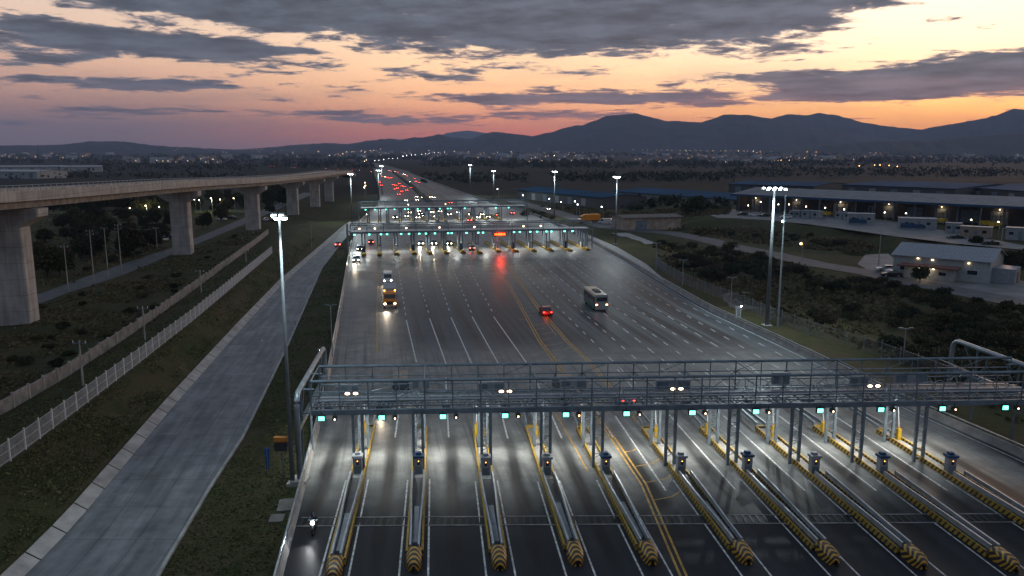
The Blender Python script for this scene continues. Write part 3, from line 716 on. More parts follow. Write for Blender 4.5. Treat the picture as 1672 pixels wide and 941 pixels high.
jersey('concrete_barrier', R_, [44 + 4 * k for k in range(53)], 'concrete barrier with steel rail along the dark scrub side of the plaza', h=.8)
def fence_run(name, label, pts, h, mats, step=2.6, cat='fence'):
    t = thing(name, label, cat, pts[0]); pan = MB(); post = []
    L = 0; S = [0]
    for a, b in zip(pts[:-1], pts[1:]): L += (b - a).length; S.append(L)
    def at(s):
        for i in range(len(S) - 1):
            if s <= S[i + 1]: return pts[i].lerp(pts[i + 1], (s - S[i]) / (S[i + 1] - S[i]))
        return pts[-1]
    return t, at, L
# white mesh fence on top of the grass bank
pts = [Vector((D_(y), y, GZ(D_(y), y) - .05)) for y in [44 + 6 * k for k in range(27)]]
t, at, L = fence_run('mesh_fence', 'long white mesh fence with posts along the top of the grass bank', pts, 1.9, None)
mesh = MB(); n = int(L / 2.6)
for i in range(n):
    a, b = at(i * 2.6), at((i + 1) * 2.6); d = (b - a).normalized()
    for k in range(20): q = a.lerp(b, (k + .5) / 20); mesh.bar(q + Vector((0, 0, .12)), q + Vector((0, 0, 1.85)), .02, .02)
    for zz in (.25, 1.05, 1.85): mesh.bar(a + Vector((0, 0, zz)), b + Vector((0, 0, zz)), .03, .035)
    pm = MB(); pm.bar(a + Vector((0, 0, -.2)), a + Vector((0, 0, 2.05)), .1, .1); pm.build('post', M_white_p, t)
mesh.build('mesh_panel', mat('fence_wire', (.46, .47, .48), .5, var=.2), t)
# concrete panel wall below the viaduct
pts = [Vector((E_(y), y, GZ(E_(y), y) - .3)) for y in [48 + 6 * k for k in range(36)]]
t, at, L = fence_run('boundary_wall', 'low weathered concrete panel wall between the fence and the viaduct piers', pts, 1.6, None, cat='wall')
w = MB(); pl_ = MB(); n = int(L / 3.1); rw = random.Random(3)
for i in range(n):
    a, b = at(i * 3.1), at((i + 1) * 3.1); dz = rw.uniform(-.12, .1)
    w.bar(a + Vector((0, 0, .95 + dz)), b + Vector((0, 0, .95 + dz)), .14, 1.7); pl_.bar(a + Vector((0, 0, 0)), a + Vector((0, 0, 2.0)), .26, .24)
w.build('wall_panel', M_concd, t); pl_.build('pilaster', M_conc, t)
# chain-link fence outside the barrier on the scrub side
pts = [G(a, b) for a, b in [(1070, 432), (1085, 447), (1120, 466), (1160, 482), (1205, 500), (1250, 520), (1290, 536), (1345, 556), (1400, 572), (1480, 600), (1580, 640), (1690, 690)]]
t, at, L = fence_run('chain_link_fence', 'grey chain-link fence with steel posts outside the barrier by the dark scrub', pts, 2.4, None)
M_link = mat('chain_link_wire', (.16, .17, .18), .5, .5)
mesh = MB(); n = int(L / 3.4)
for i in range(n):
    a, b = at(i * 3.4), at((i + 1) * 3.4)
    for k in range(22):
        q = a.lerp(b, k / 22); q2 = a.lerp(b, min(1, (k + 5) / 22)); q3 = a.lerp(b, max(0, (k - 5) / 22))
        mesh.bar(q + Vector((0, 0, .1)), q2 + Vector((0, 0, 2.2)), .014, .014); mesh.bar(q + Vector((0, 0, .1)), q3 + Vector((0, 0, 2.2)), .014, .014)
    mesh.bar(a + Vector((0, 0, 2.25)), b + Vector((0, 0, 2.25)), .05, .05)
    pm = MB(); pm.tube(a - Vector((0, 0, .2)), a + Vector((0, 0, 2.55)), .06, n=6); pm.build('post', M_steel, t)
mesh.build('wire_mesh', M_link, t)
# ================================================================ VIADUCT
PB = [(33, 527), (300, 416), (414, 375.5), (479, 351), (515, 338), (538, 329)]
PP = [G(a, b) for a, b in PB]
CAPZ = []
for p, cy_ in zip(PP, (340, 312, 304, 297, 292, 288)): CAPZ.append(UY(p.x / p.y * F + CX, cy_, p.y).z)
via = thing('viaduct', 'long grey concrete viaduct on tall rectangular piers running beside the frontage road', 'viaduct', PP[0])
vd = (PP[3] - PP[0]); vd.z = 0; vd.normalize(); vn = Vector((vd.y, -vd.x, 0))
line_ = [PP[0] - vd * 130, PP[0] - vd * 60] + PP + [UY(560, 281, 560), UY(572, 276, 700)]
zz_ = [CAPZ[0] + 3.6, CAPZ[0] + 1.7] + CAPZ + [UY(560, 283, 560).z - 1, 5]
DK = []                                      # smooth deck line
for i in range(len(line_) - 1):
    for k in range(6):
        DK.append(Vector((*line_[i].lerp(line_[i + 1], k / 6)[:2], lerp(zz_[i], zz_[i + 1], k / 6))))
def smooth_line(P, n=3):
    for _ in range(n): P = [P[0]] + [(P[i - 1] + P[i] * 2 + P[i + 1]) / 4 for i in range(1, len(P) - 1)] + [P[-1]]
    return P
DK = smooth_line(DK)
def deck_rows(sec):
    rr = []
    for i, p in enumerate(DK):
        d = DK[min(i + 1, len(DK) - 1)] - DK[max(i - 1, 0)]; d.z = 0; d.normalize(); nn = Vector((d.y, -d.x, 0))
        rr.append([p + nn * x + Vector((0, 0, z)) for x, z in sec])
    return rr
b = MB(); b.loft(deck_rows([(-5.4, 1.55), (-5.4, 1.9), (5.4, 1.9), (5.4, 1.5), (4.2, 1.35), (4.1, .05), (3.0, 0), (-3.0, 0), (-4.1, .05), (-4.2, 1.35), (-5.4, 1.55)])); b.build('deck', M_concd, via)
b = MB()
for s in (-1, 1): b.loft(deck_rows([(s * 5.41, 1.2), (s * 5.45, 2.75), (s * 5.2, 2.78), (s * 5.1, 1.91)]))
b.build('parapet', M_pier, via)
rl = MB()
for s in (-1, 1):
    R2 = [r[0] for r in deck_rows([(s * 5.3, 3.25)])]; rl.path(R2, .06, 5)
    for p, q in zip(R2[:-1], R2[1:]):
        for k in range(6): a = p.lerp(q, k / 6); rl.bar(a - Vector((0, 0, .6)), a, .09, .09)
rl.build('railing', M_steel, via)
rdm = MB(); rdm.loft(deck_rows([(-5.0, 1.915), (5.0, 1.915)])); rdm.build('carriageway', M_tar, via)
for i, p in enumerate(PP):
    z0 = p.z - .8; z1 = CAPZ[i]; wx, wy = 2.4, 1.6; a = vn; c = vd
    pm = MB()
    def oct_(o, hx, hy, z, ch=.18): return [o + a * x + c * y_ + Vector((0, 0, z - o.z)) for x, y_ in ((-hx + ch, -hy), (hx - ch, -hy), (hx, -hy + ch), (hx, hy - ch), (hx - ch, hy), (-hx + ch, hy), (-hx, hy - ch), (-hx, -hy + ch))]
    pm.loft([oct_(p, wx, wy, z0), oct_(p, wx, wy, z1 - 3.0)], closed=True); pm.build('pier', M_pier, via)
    cm = MB(); cm.loft([oct_(p, wx + .02, wy + .02, z1 - 3.0), oct_(p, 5.3, 1.75, z1 - 1.3), oct_(p, 5.4, 1.75, z1 - .05)], closed=True)
    q = oct_(p, 5.4, 1.75, z1 - .05); cm.add(q, [tuple(range(8))]); cm.build('pier_cap', M_pier, via)
    for s in (-2.6, 2.6): bm_ = MB(); bm_.frame(p + a * s + Vector((0, 0, z1 - p.z + .05)), a * .5, c * .5, Vector((0, 0, .12))); bm_.build('bearing', M_dark, via)
# ================================================================ LIGHT MASTS
M_mast = mat('mast_paint', (.13, .15, .165), .6, .1, var=.15)
def side_x(p): return .9 if p.x < -5 else -.9
def mast(name, base, topz, label, spread=1.0, heads=6, r=.3, group=None, power=9000, side=1):
    t = thing(name, label, 'light mast', base, group)
    h = topz - base.z; b = MB(); b.path([base, base + Vector((0, 0, h * .5)), base + Vector((0, 0, h))], [r, r * .72, r * .45], 10); b.build('pole', M_mast, t, True)
    b = MB(); b.box(base + Vector((0, 0, .12)), (r * 4, r * 4, .3)); b.build('base', M_conc, t)
    b = MB(); top = base + Vector((0, 0, h)); b.tube(top - Vector((spread, 0, -.05)), top + Vector((spread, 0, .05)), .07, n=6); b.tube(top - Vector((0, spread * .5, 0)), top + Vector((0, spread * .5, 0)), .07, n=6); b.build('crossarm', M_steel, t)
    for k in range(heads):
        x = lerp(-spread, spread, k / max(1, heads - 1)); yy = (-.45 if k % 2 else .45) * spread * .6; c = top + Vector((x, yy, .1 if k % 2 else .3))
        hb = MB(); hb.box(c, (.42, .36, .2)); ho = hb.build('lamp_head', M_steeld, t)
        gb = MB(); gb.ball(c + Vector((0, -.06, -.14)), (.27, .24, .13), 8, 4); gb.build('lamp_lens', M_lamp_w, ho)
    if power: lp_ = top + Vector((side_x(base), -1.0, -.3)); light('SPOT', lp_, power * 1.15, (.82, .98, 1.0), .4, lp_ + Vector((side_x(base) * 5, -6, -16)), 138, .5)
    return t
MB_ = U(478, 792, -.1)
mast('floodlight_mast', MB_, UY(462, 356, MB_.y).z, 'tall steel floodlight mast on the grass between frontage road and the nearest gantry', .45, 4, .21, power=3900)
def mast_px(px, pt, bx, by, label, z0=0, **k):
    p = G(bx, by, z0); return mast('floodlight_mast', p, UY(px, pt, p.y).z, label, **k)
mast_px(571, 285, 575, 364, 'floodlight mast on the grass bank, beside the left end of the middle gantry', spread=.9, heads=4, power=8400)
mast_px(617, 279, 619, 331, 'slender floodlight mast rising left of the highway beyond the farthest gantry', spread=.9, heads=4, power=9600)
mast_px(623, 271.5, 624, 318, 'faintest floodlight mast, farthest of the row along the highway verge', spread=1.0, heads=4, power=5400)
mast_px(767, 270, 768, 320.5, 'floodlight mast on the far verge, farthest of the four along the outbound side', spread=.8, heads=3, power=9600)
mast_px(806, 280, 806, 328, 'floodlight mast behind the end of the farthest gantry on the outbound side', spread=.8, heads=3, power=8400)
mast_px(905, 281, 905, 357, 'floodlight mast standing above the middle gantry where the road bends', spread=.8, heads=4, power=8400)
mast_px(1008, 290, 1005, 399, 'floodlight mast beside the slip road just past the middle gantry end', spread=.9, heads=5, power=4500)
mast_px(1263, 309, 1252, 533, 'tallest-looking floodlight mast with a wide lamp crown behind the outbound barrier', spread=1.6, heads=8, r=.36, power=9600)
p = G(1270, 534); t = thing('lattice_pole', 'thin bare steel pole standing right behind the wide-crowned floodlight mast', 'pole', p)
b = MB(); b.path([p, p + Vector((0, 0, 21.5))], [.2, .1], 8); b.build('pole', M_steel, t); b = MB(); b.box(p + Vector((0, 0, 17.4)), (.5, .3, .3)); o = b.build('lamp_head', M_steeld, t); b = MB(); b.ball(p + Vector((-.3, -.2, 17.3)), .16); b.build('lamp_lens', M_lamp_w, o)
# ================================================================ SMALL POLES
def street_lamp(base, h, label, warm=0, group=None, arm=1.2, r=.09, glow=.16, name='street_lamp', tee=False, lit=True):
    t = thing(name, label, 'street lamp', base, group)
    b = MB(); b.path([base - Vector((0, 0, .2)), base + Vector((0, 0, h))], [r, r * .6], 7); b.build('pole', M_steel, t)
    b = MB(); top = base + Vector((0, 0, h))
    if tee: b.tube(top - Vector((arm, 0, 0)), top + Vector((arm, 0, 0)), .05, n=6)
    else: b.tube(top, top + Vector((-arm, 0, .15)), .04, n=6)
    b.build('arm', M_steel, t)
    for s in ((-1, 1) if tee else (-1,)):
        c = top + Vector((s * arm, 0, .1)); b = MB(); b.box(c, (.6, .25, .12)); o = b.build('lamp_head', M_steeld, t)
        if lit: b = MB(); b.ball(c - Vector((0, .05, .1)), (glow, glow, glow), 8, 5); b.build('lamp_bulb', (M_streetw, M_street, M_lamp_am)[warm], o)
    return t
def lamp_px(px, pt, bx, by, label, z0=0, **k):
    p = G(bx, by, z0); return street_lamp(p, UY(px, pt, p.y).z - p.z, label, **k)
for (px, pt, bx, by, lab) in [(1072, 397, 1071, 441, 'grey twin-arm lamp post at the corner of the slip road, unlit'), (1115, 425, 1114, 468, 'twin-arm lamp post on the fence line next to the slip road end, unlit'), (1195, 454, 1193, 503, 'short twin-arm lamp post beside the white roadside cabinet'), (1478, 537, 1474, 597, 'twin-arm lamp post rising behind the outbound end of the nearest gantry')]:
    lamp_px(px, pt, bx, by, lab, tee=True, arm=.7, lit=False, name='lamp_post')
lamp_px(507, 362, 509, 407, 'single steel lamp post at the kerb apron of the frontage road bank', tee=True, arm=.6, lit=False, name='lamp_post')
lamp_px(541, 499, 543, 586, 'lamp post on the grass strip against the plaza barrier', tee=True, arm=.5, lit=False, name='lamp_post')
lamp_px(524, 572, 530, 640, 'small lit post on the grass behind the end of the nearest gantry', arm=.3, glow=.12, name='lamp_post')
far_l = [(814.5, 309, 814.5, 327), (856, 319, 856, 331), (899, 325, 899, 341), (918.5, 330, 918.5, 345), (941.6, 329, 941.6, 352), (946, 334, 946, 353), (985, 338, 985, 359)]
for i, (px, pt, bx, by) in enumerate(far_l):
    lamp_px(px, pt, bx, by, 'small white street lamp along the service road, %s from the farthest gantry end' % ORD[i], glow=.22, group='lamps along the service road', arm=.8)
lamp_px(1310, 398, 1309, 429, 'amber lamp on a thin pole at the edge of the service road', warm=2, glow=.3, arm=.5)
yard_l = [(1222.8, 335.7, 352), (1243, 330, 349), (1272, 334, 350), (1289, 334, 351), (1317, 337.5, 354), (1348, 339.5, 359), (1379, 342, 360), (1445, 347, 369), (1480, 348.5, 366), (1585.6, 359, 385), (1630, 362.5, 388)]
for i, (px, pt, by) in enumerate(yard_l):
    lamp_px(px, pt, px, by, 'lit yard lamp before the long warehouse, %s from its gable end' % ORD[i], 3, warm=1 if i not in (6,) else 0, glow=.2, arm=.5, group='lamps in the warehouse yard')
def utility(px, pt, bx, by, label, arms=1, r=.13, z0=0, white=True):
    p = G(bx, by, z0); h = UY(px, pt, p.y).z - p.z
    t = thing('utility_pole', label, 'utility pole', p); b = MB(); b.path([p - Vector((0, 0, .3)), p + Vector((0, 0, h))], [r, r * .65], 7); b.build('pole', M_conc if white else M_dark, t)
    b = MB()
    for k in range(arms): b.bar(p + Vector((-.8, 0, h - .35 - k * .8)), p + Vector((.8, 0, h - .35 - k * .8)), .08, .1)
    b.build('crossarm', M_steeld, t)
    b = MB()
    for k in range(arms):
        for x in (-.7, .7): b.tube(p + Vector((x, 0, h - .3 - k * .8)), p + Vector((x, 0, h - .05 - k * .8)), .05, n=5)
    b.build('insulator', M_white_p, t); return p + Vector((0, 0, h - .1))
UT = [utility(105, 401, 112, 477, 'pale concrete utility pole nearest the big viaduct pier, by the side road'), utility(146, 375, 154, 463, 'concrete utility pole second from the big pier beside the side road', 2), utility(169, 371, 177, 454, 'concrete utility pole third from the big pier, on the side road verge'), utility(191, 366, 199, 448, 'tallest concrete utility pole of the side road row, with two crossarms', 2),
      utility(128, 556, 136, 630, 'short pole with a small crossarm between the panel wall and the white fence'), utility(233, 500, 237, 556, 'short pole standing by the panel wall further along the white fence'), utility(327, 441, 329, 480, 'thin short pole near the far end of the panel wall'), utility(400, 408, 402, 428, 'faint thin pole just beyond the end of the white fence'),
      utility(1435, 375, 1434, 437, 'grey utility pole on the forecourt beside the small office building'), utility(1636, 371, 1629, 451, 'tall grey pole at the gable end of the small office building'),
      utility(256, 371, 257, 408, 'dim utility pole among the scrub beside the second viaduct pier'), utility(61, 236, 68, 300, 'dark pole rising behind the viaduct parapet above the big pier', white=False), utility(114, 240, 118, 296, 'dark pole behind the viaduct parapet, further along the deck', white=False), utility(360, 245, 361, 284, 'thin dark pole behind the viaduct near the middle span', white=False)]
for (i, j, lab) in ((0, 1, 'sagging cables strung between the first two side road utility poles'), (1, 2, 'sagging cables strung between the two middle side road utility poles'), (2, 3, 'sagging cables strung up to the tallest side road utility pole'), (3, 10, 'sagging cables from the tallest utility pole towards the second viaduct pier')):
    b = MB()
    for dx in (-.7, 0, .7):
        a, c = UT[i] + Vector((dx, 0, 0)), UT[j] + Vector((dx, 0, 0)); b.path([a.lerp(c, k / 8) - Vector((0, 0, 1.0 * 4 * (k / 8) * (1 - k / 8))) for k in range(9)], .025, 4)
    o = b.build('power_cable', M_dark); tag(o, lab, 'cable', 'power cables by the side road')

for px, ys_, lab in ((A_, [276 + 12 * k for k in range(70)], 'low concrete barrier along the grass verge of the far highway'), (R_, [270 + 12 * k for k in range(76)], 'pale concrete barrier along the curving outbound edge of the far highway')):
    jersey('concrete_barrier', px, ys_, lab, rail=False, h=1.0)
hp = [U(*q) for q in ((700, 330), (690, 321), (672, 304), (655, 291), (645, 284), (640, 280))]; t = thing('median_hedge', 'dark clipped hedge strip along the middle of the highway beyond the farthest gantry', 'hedge', hp[0]); b = MB(); rr = []
for i in range(len(hp) - 1):
    for k in range(8): p = hp[i].lerp(hp[i + 1], k / 8); w = 1.6 + .5 * random.random(); h = .9 + .5 * random.random(); rr.append([p + Vector((-w, 0, 0)), p + Vector((-w * .7, 0, h)), p + Vector((w * .7, 0, h)), p + Vector((w, 0, 0))])
b.loft(rr); b.build('foliage', mat('hedge_leaves', (.02, .03, .012), .9, var=.5, scale=.6), t)
# ================================================================ TOLL GANTRIES
M_col = mat('lit_column_paint', (.15, .19, .22), .55, .2, var=.2)  # lightened so the paint itself carries the light on the columns' near sides
M_rail = mat('bright_guard_rail', (.40, .43, .46), .4, .6, var=.2)
M_amb = emat('marker_lamp_glow', (1.0, .42, .08), 7)
M_deck = mat('pale_walkway_plate', (.36, .37, .38), .5, .1)
def gantry(label, PL_, e, n_, s1, depth, zb, zt, cols_, signals, lamps, detail=True, floor=False, endL=True, endR=True, col_h=.8, post_r=.12, sig_scale=1.0):
    e = e.normalized(); n_ = n_.normalized()
    root = thing('toll_gantry', label, 'toll gantry', (PL_.x, PL_.y, 0))
    P = lambda s, d, z: Vector((PL_.x + e.x * s + n_.x * d, PL_.y + e.y * s + n_.y * d, z))
    b = MB()
    for d in (0, depth):
        b.bar(P(0, d, zb), P(s1, d, zb), .32, .46)
        b.tube(P(0, d, zt), P(s1, d, zt), .13, n=8)
    b.build('chord', M_steeld, root)
    b = MB()
    mids = (.36, .66) if detail else (.5,)
    for d in (0, depth):
        for f in mids: b.tube(P(0, d, lerp(zb, zt, f)), P(s1, d, lerp(zb, zt, f)), .055, n=6)
    N = int(s1 / (2.45 if detail else 4.5)); st = s1 / N
    for k in range(N + 1):
        for d in (0, depth): b.tube(P(k * st, d, zb), P(k * st, d, zt), .07 if k % 2 == 0 else .05, n=6)
    b.build('rail', M_steeld, root)
    b = MB()
    for k in range(N + 1):
        s = k * st
        b.bar(P(s, 0, zb), P(s, depth, zb), .16, .2)
        if detail and k % 4 == 0: b.tube(P(s, 0, zt), P(s, depth, zt), .06, n=6)
        if k < N:
            if detail:
                b.tube(P(s, depth, zb), P(s + st, depth, lerp(zb, zt, .66)), .04, n=5) if k % 2 else b.tube(P(s, depth, lerp(zb, zt, .66)), P(s + st, depth, zb), .04, n=5)
                b.tube(P(s, 0 if k % 2 else depth, zb), P(s + st, depth if k % 2 else 0, zb), .05, n=5)
                if k % 3 == 1: b.tube(P(s, depth, lerp(zb, zt, .66)), P(s + st, depth, zt), .035, n=5)
                if k % 2: b.tube(P(s, 0, zb), P(s + st, 0, lerp(zb, zt, .36)), .04, n=5); b.tube(P(s, depth, zb), P(s, 0, lerp(zb, zt, .36)), .045, n=5)
    b.build('bracing', M_steeld, root)
    if floor:
        b = MB(); b.loft([[P(0, .1, zb + .3), P(0, depth - .1, zb + .3)], [P(s1, .1, zb + .3), P(s1, depth - .1, zb + .3)]]); b.loft([[P(0, .1, zb + .22), P(0, depth - .1, zb + .22)], [P(s1, .1, zb + .22), P(s1, depth - .1, zb + .22)]]); b.build('walkway', M_deck, root)
    else:
        b = MB()
        for d, w in ((1.1, .7), (depth - 1.0, .35)):
            for k in range(int(s1 / .4)): b.bar(P(k * .4, d - w / 2, zb + .28), P(k * .4, d + w / 2, zb + .28), .06, .04)
            for x in (-w / 2, w / 2): b.bar(P(0, d + x, zb + .27), P(s1, d + x, zb + .27), .06, .12)
        b.build('walkway', M_steel, root)
        b = MB(); b.bar(P(.4, depth * .55, zb + .45), P(s1 - .4, depth * .55, zb + .45), .5, .14); b.tube(P(.4, depth * .42, zb + .36), P(s1 - .4, depth * .42, zb + .36), .09, n=6); b.tube(P(.4, depth * .42 + .3, zb + .36), P(s1 - .4, depth * .42 + .3, zb + .36), .07, n=6); b.build('cable_tray', M_panel, root)
        rr = random.Random(8); k = 0; s = 3.0
        while s < s1 - 3:
            w = rr.choice([1.6, 2.4, 3.2]); h = rr.uniform(.7, 1.2); d = rr.choice([depth * .78, depth * .6, depth * .9])
            b = MB(); c = P(s, d, zb + .75 + h / 2); b.frame(c, e * (w / 2), n_ * .18, Vector((0, 0, h / 2))); o = b.build('equipment_cabinet', M_panel, root)
            for q in (-.3, .3): b = MB(); b.frame(c - n_ * .2 + e * (w * q), e * (w * .16), n_ * .02, Vector((0, 0, h * .36))); b.build('cabinet_door', M_steeld, o); s += w + rr.uniform(.9, 2.6)
        for q in range(85):
            b = MB()                  # loose conduits looping between the chords
            s = rr.uniform(1, s1 - 3); z0 = zb + rr.uniform(.3, 1.2); d0 = rr.uniform(.2, depth - .2); d1 = min(depth - .1, d0 + rr.uniform(-.6, .9)); ln = rr.uniform(.8, 2.6)
            b.path([P(s, d0, z0), P(s + ln * .3, d0, z0 + rr.uniform(-.3, .5)), P(s + ln * .7, d1, z0 + rr.uniform(0, .6)), P(s + ln, d1, zb + .3)], .04, 5); b.build('conduit', M_steel, root)
    for s in cols_:                          # ladder columns: two posts with lacing, front and back
        for d in (0.0, depth):
            c = MB()
            for x in (-col_h / 2, col_h / 2): c.frame(P(s + x, d, zb / 2 - .1), e * post_r, n_ * post_r, Vector((0, 0, zb / 2 - .12)))
            o = c.build('column', M_col, root)
            if detail:
                c = MB()
                for k in range(11):
                    z = .4 + k * .45; c.bar(P(s - col_h / 2, d, z), P(s + col_h / 2, d, z + (.45 if k % 2 else 0)), .05, .05)
                c.build('lacing', M_steel, o)
    for s in signals:
        c = P(s, -.3, zb - .42); b = MB(); w = .25 * sig_scale
        b.frame(c + Vector((0, 0, 0)), e * (w + .08), n_ * .1, Vector((0, 0, w * .75 + .06))); b.frame(c + Vector((0, 0, w * .75 + .1)) - n_ * .12, e * (w + .08), n_ * .18, Vector((0, 0, .025))); b.bar(c + Vector((0, 0, .2)), c + Vector((0, 0, .5)), .06, .06)
        o = b.build('lane_signal', M_dark, root)
        b = MB(); b.frame(c - n_ * .115, e * w, n_ * .012, Vector((0, 0, w * .72))); b.build('signal_lens', M_green_sig, o)
        if detail:
            c2 = P(s + 1.15, -.3, zb - .45); b = MB(); b.frame(c2, e * .2, n_ * .2, Vector((0, 0, .17))); b.bar(c2, c2 + Vector((0, 0, .5)), .06, .06); o = b.build('sensor_camera', M_dark, root)
            b = MB(); b.frame(c2 - n_ * .205 - Vector((0, 0, .04)), e * .06, n_ * .01, Vector((0, 0, .06))); b.build('sensor_lens', M_lamp_warm if (int(s) % 3) != 1 else M_lamp_am, o)
    for s in lamps:
        z = lerp(zb, zt, .52); c = P(s, .9 if detail else .4, z); b = MB()
        if detail:
            for x in (-1.2, 1.2): b.tube(c + Vector((0, 0, .9)), c + e * x - Vector((0, 0, .1)), .03, n=5)
        b.frame(c, e * (.75 if detail else .4), n_ * .18, Vector((0, 0, .1))); o = b.build('floodlight', M_steeld, root)
        b = MB()
        for x in ((-.36, .36) if detail else (0,)): b.ball(c + e * x - n_ * .2, (.22, .1, .12) if detail else (.3, .15, .22), 8, 5)
        b.build('floodlight_lens', M_lamp_warm, o)
    for s, side in (((-.9, -1),) if endL else ()) + (((s1 + .9, 1),) if endR else ()):   # portal frames at the ends
        if detail:
            d0, d1 = -2.0, depth + 10.0; zt2 = zt - .6; b = MB(); rb = 1.1; arc = [(d0 + rb - rb * math.cos(k * PI / 12), zt2 - rb + rb * math.sin(k * PI / 12)) for k in range(7)]
            arc2 = [(d1 - rb + rb * math.sin(k * PI / 12), zt2 - rb + rb * math.cos(k * PI / 12)) for k in range(7)]
            b.path([P(s, d0, -.1)] + [P(s, d, z) for d, z in arc + arc2] + [P(s, d1, -.1)], .24, 12); b.build('portal_frame', M_steel, root, True)
            b = MB(); b.bar(P(s, d0, zb - .9), P(s, d1, zb - .9), .3, .5); b.build('portal_beam', M_steeld, root)
            for d in (0, depth, depth + 6):
                b = MB(); b.tube(P(s, d, -.1), P(s, d, zt2), .12, n=6); b.tube(P(s, d, zb - .7), P(s, d + 2.2, zt2 - .1), .05, n=5)
                if d <= depth:
                    for z in (zb, zt2 - .1): b.tube(P(s, d, z), P(s - side * 1.2, d, z), .1, n=6)
                b.build('portal_brace', M_steeld, root)
            for d in (d0, d1): b = MB(); b.box(P(s, d, .12), (1.3, 1.5, .45)); b.build('footing', M_conc, root)
        else:
            for d in (0, depth): b = MB(); b.tube(P(s, d, -.1), P(s, d, zt), .2, n=8); b.tube(P(s, d, zb), P(s - side * 1.2, d, zb), .12, n=6); b.build('end_post', M_steeld, root)
    return root, P, e, n_
# nearest gantry
zb, zt = 5.55, 8.35
gL = U(509, 674, zb); gR = U(1666, 656, zb); e = (gR - gL); e.z = 0; S1 = e.length; e.normalize(); nn = Vector((-e.y, e.x, 0))
PL0 = Vector((gL.x, gL.y, 0))
dn = DN * (1 / DN.dot(nn))
def s_of(p, o=PL0, ee=e, dd=DN):             # along-gantry position of a ground point, sheared along the lanes
    q = p - o; d = q.dot(nn) / dd.dot(nn); return (q - dd * d).dot(ee)
COLS = [s_of(U(a, b)) for a, b in [(587, 770), (684, 768), (794, 767), (891, 766), (977, 766), (1097, 766), (1201, 766), (1306, 766), (1409, 764), (1517, 765)]]
SIG = [(U(a, b, 5.1) - PL0).dot(e) for a, b in [(527, 680), (625, 677), (724, 672), (823, 667), (919, 664), (1014, 661), (1118, 660), (1219, 659), (1324, 660), (1423, 660), (1524, 660), (1628, 660)]]
LMP = [(U(a, b, 7.0) - PL0).dot(e) for a, b in [(577, 638), (825, 633), (1103, 632), (1430, 632)]]
G1, P1, E1, N1 = gantry('nearest toll gantry, an open steel truss with green lane signals on ladder columns', PL0, e, DN, S1 + 2.5, 4.9, zb, zt, COLS, SIG, LMP, True, False)
for s in SIG[:-1]:                           # canopy floodlights that light the lanes below (fixtures fixed under the truss)
    q = P1(s + .3, 2.3, zb - .32); b = MB(); b.frame(q, E1 * .35, N1 * .25, Vector((0, 0, .09))); o = b.build('downlight', M_steeld, G1)
    b = MB(); b.frame(q - Vector((0, 0, .11)), E1 * .25, N1 * .16, Vector((0, 0, .015))); b.build('downlight_lens', M_lamp_w, o)
    for sg, pw in ((-.25, 1300), (1, 1700)): light('SPOT', q - Vector((0, 0, .2)), pw, (1.0, 1.0, .94), .3, q + Vector((0, 0, -6)) + N1 * (5.5 * sg), 125, 1.0)
# middle gantry
zb2, zt2 = 5.7, 7.9
mL = U(572, 381, zb2); mR = U(962, 374.5, zb2); e2 = mR - mL; e2.z = 0; S2 = e2.length; e2.normalize(); n2 = Vector((-e2.y, e2.x, 0)); PL2 = Vector((mL.x, mL.y, 0)); D2 = dirto(600)
MID = [(594, 419), (620, 418), (648, 417), (676.5, 416), (703, 416), (729, 415), (756, 414), (784, 415), (814, 412), (843, 412), (872, 411), (900, 410.6), (931, 410.6), (959, 409)]
MIDP = [U(a, b) for a, b in MID]
def s2_of(p): q = p - PL2; d = q.dot(n2) / D2.dot(n2); return (q - D2 * d).dot(e2)
def px_s(lst, z, o, ee): return [(U(a, b, z) - o).dot(ee) for a, b in lst]
C2 = [s2_of(p) for p in MIDP]
SG2 = px_s([(x, 383) for x in (579, 603, 622, 632, 655, 668, 685, 696, 711, 733, 739, 764, 784, 792, 845, 855, 873, 885, 901, 910, 933, 947)], 5.2, PL2, e2)
LM2 = px_s([(587, 373), (612, 374), (664, 374), (718, 372), (775, 371), (854, 369), (881, 368)], 6.9, PL2, e2)
G2, P2, E2, N2 = gantry('middle toll gantry with a closed grey walkway deck and a red illuminated sign hung below', PL2, e2, D2, S2, 5.2, zb2, zt2, C2, SG2, LM2, False, True, post_r=.16, sig_scale=1.05)
for k in range(8):
    q = P2(S2 * (k + .5) / 8, 2.6, zb2 - .3); light('SPOT', q, 2100, (.96, 1.0, .95), .4, q - Vector((0, 0, 6)) - N2 * 1.0, 150, .9)
# red illuminated lane-closed board under the middle gantry
q = U(820, 386, 4.6); q = P2((q - PL2).dot(e2), -.5, 4.75); t = thing('led_sign', 'wide red illuminated sign board hanging under the middle gantry', 'sign', q)
b = MB(); b.frame(q, E2 * 1.9, N2 * .14, Vector((0, 0, .55))); b.bar(q + E2 * 1.2, q + E2 * 1.2 + Vector((0, 0, .95)), .08, .08); b.bar(q - E2 * 1.2, q - E2 * 1.2 + Vector((0, 0, .95)), .08, .08); b.build('housing', M_dark, t)
b = MB()
for x in (-1.2, -.4, .4, 1.2): b.frame(q - N2 * .16 + E2 * x, E2 * .33, N2 * .02, Vector((0, 0, .28)))
b.build('led_panel', M_red_sign, t); light('POINT', q - N2 * .7 - Vector((0, 0, .1)), 500, (1, .06, .02), .4)
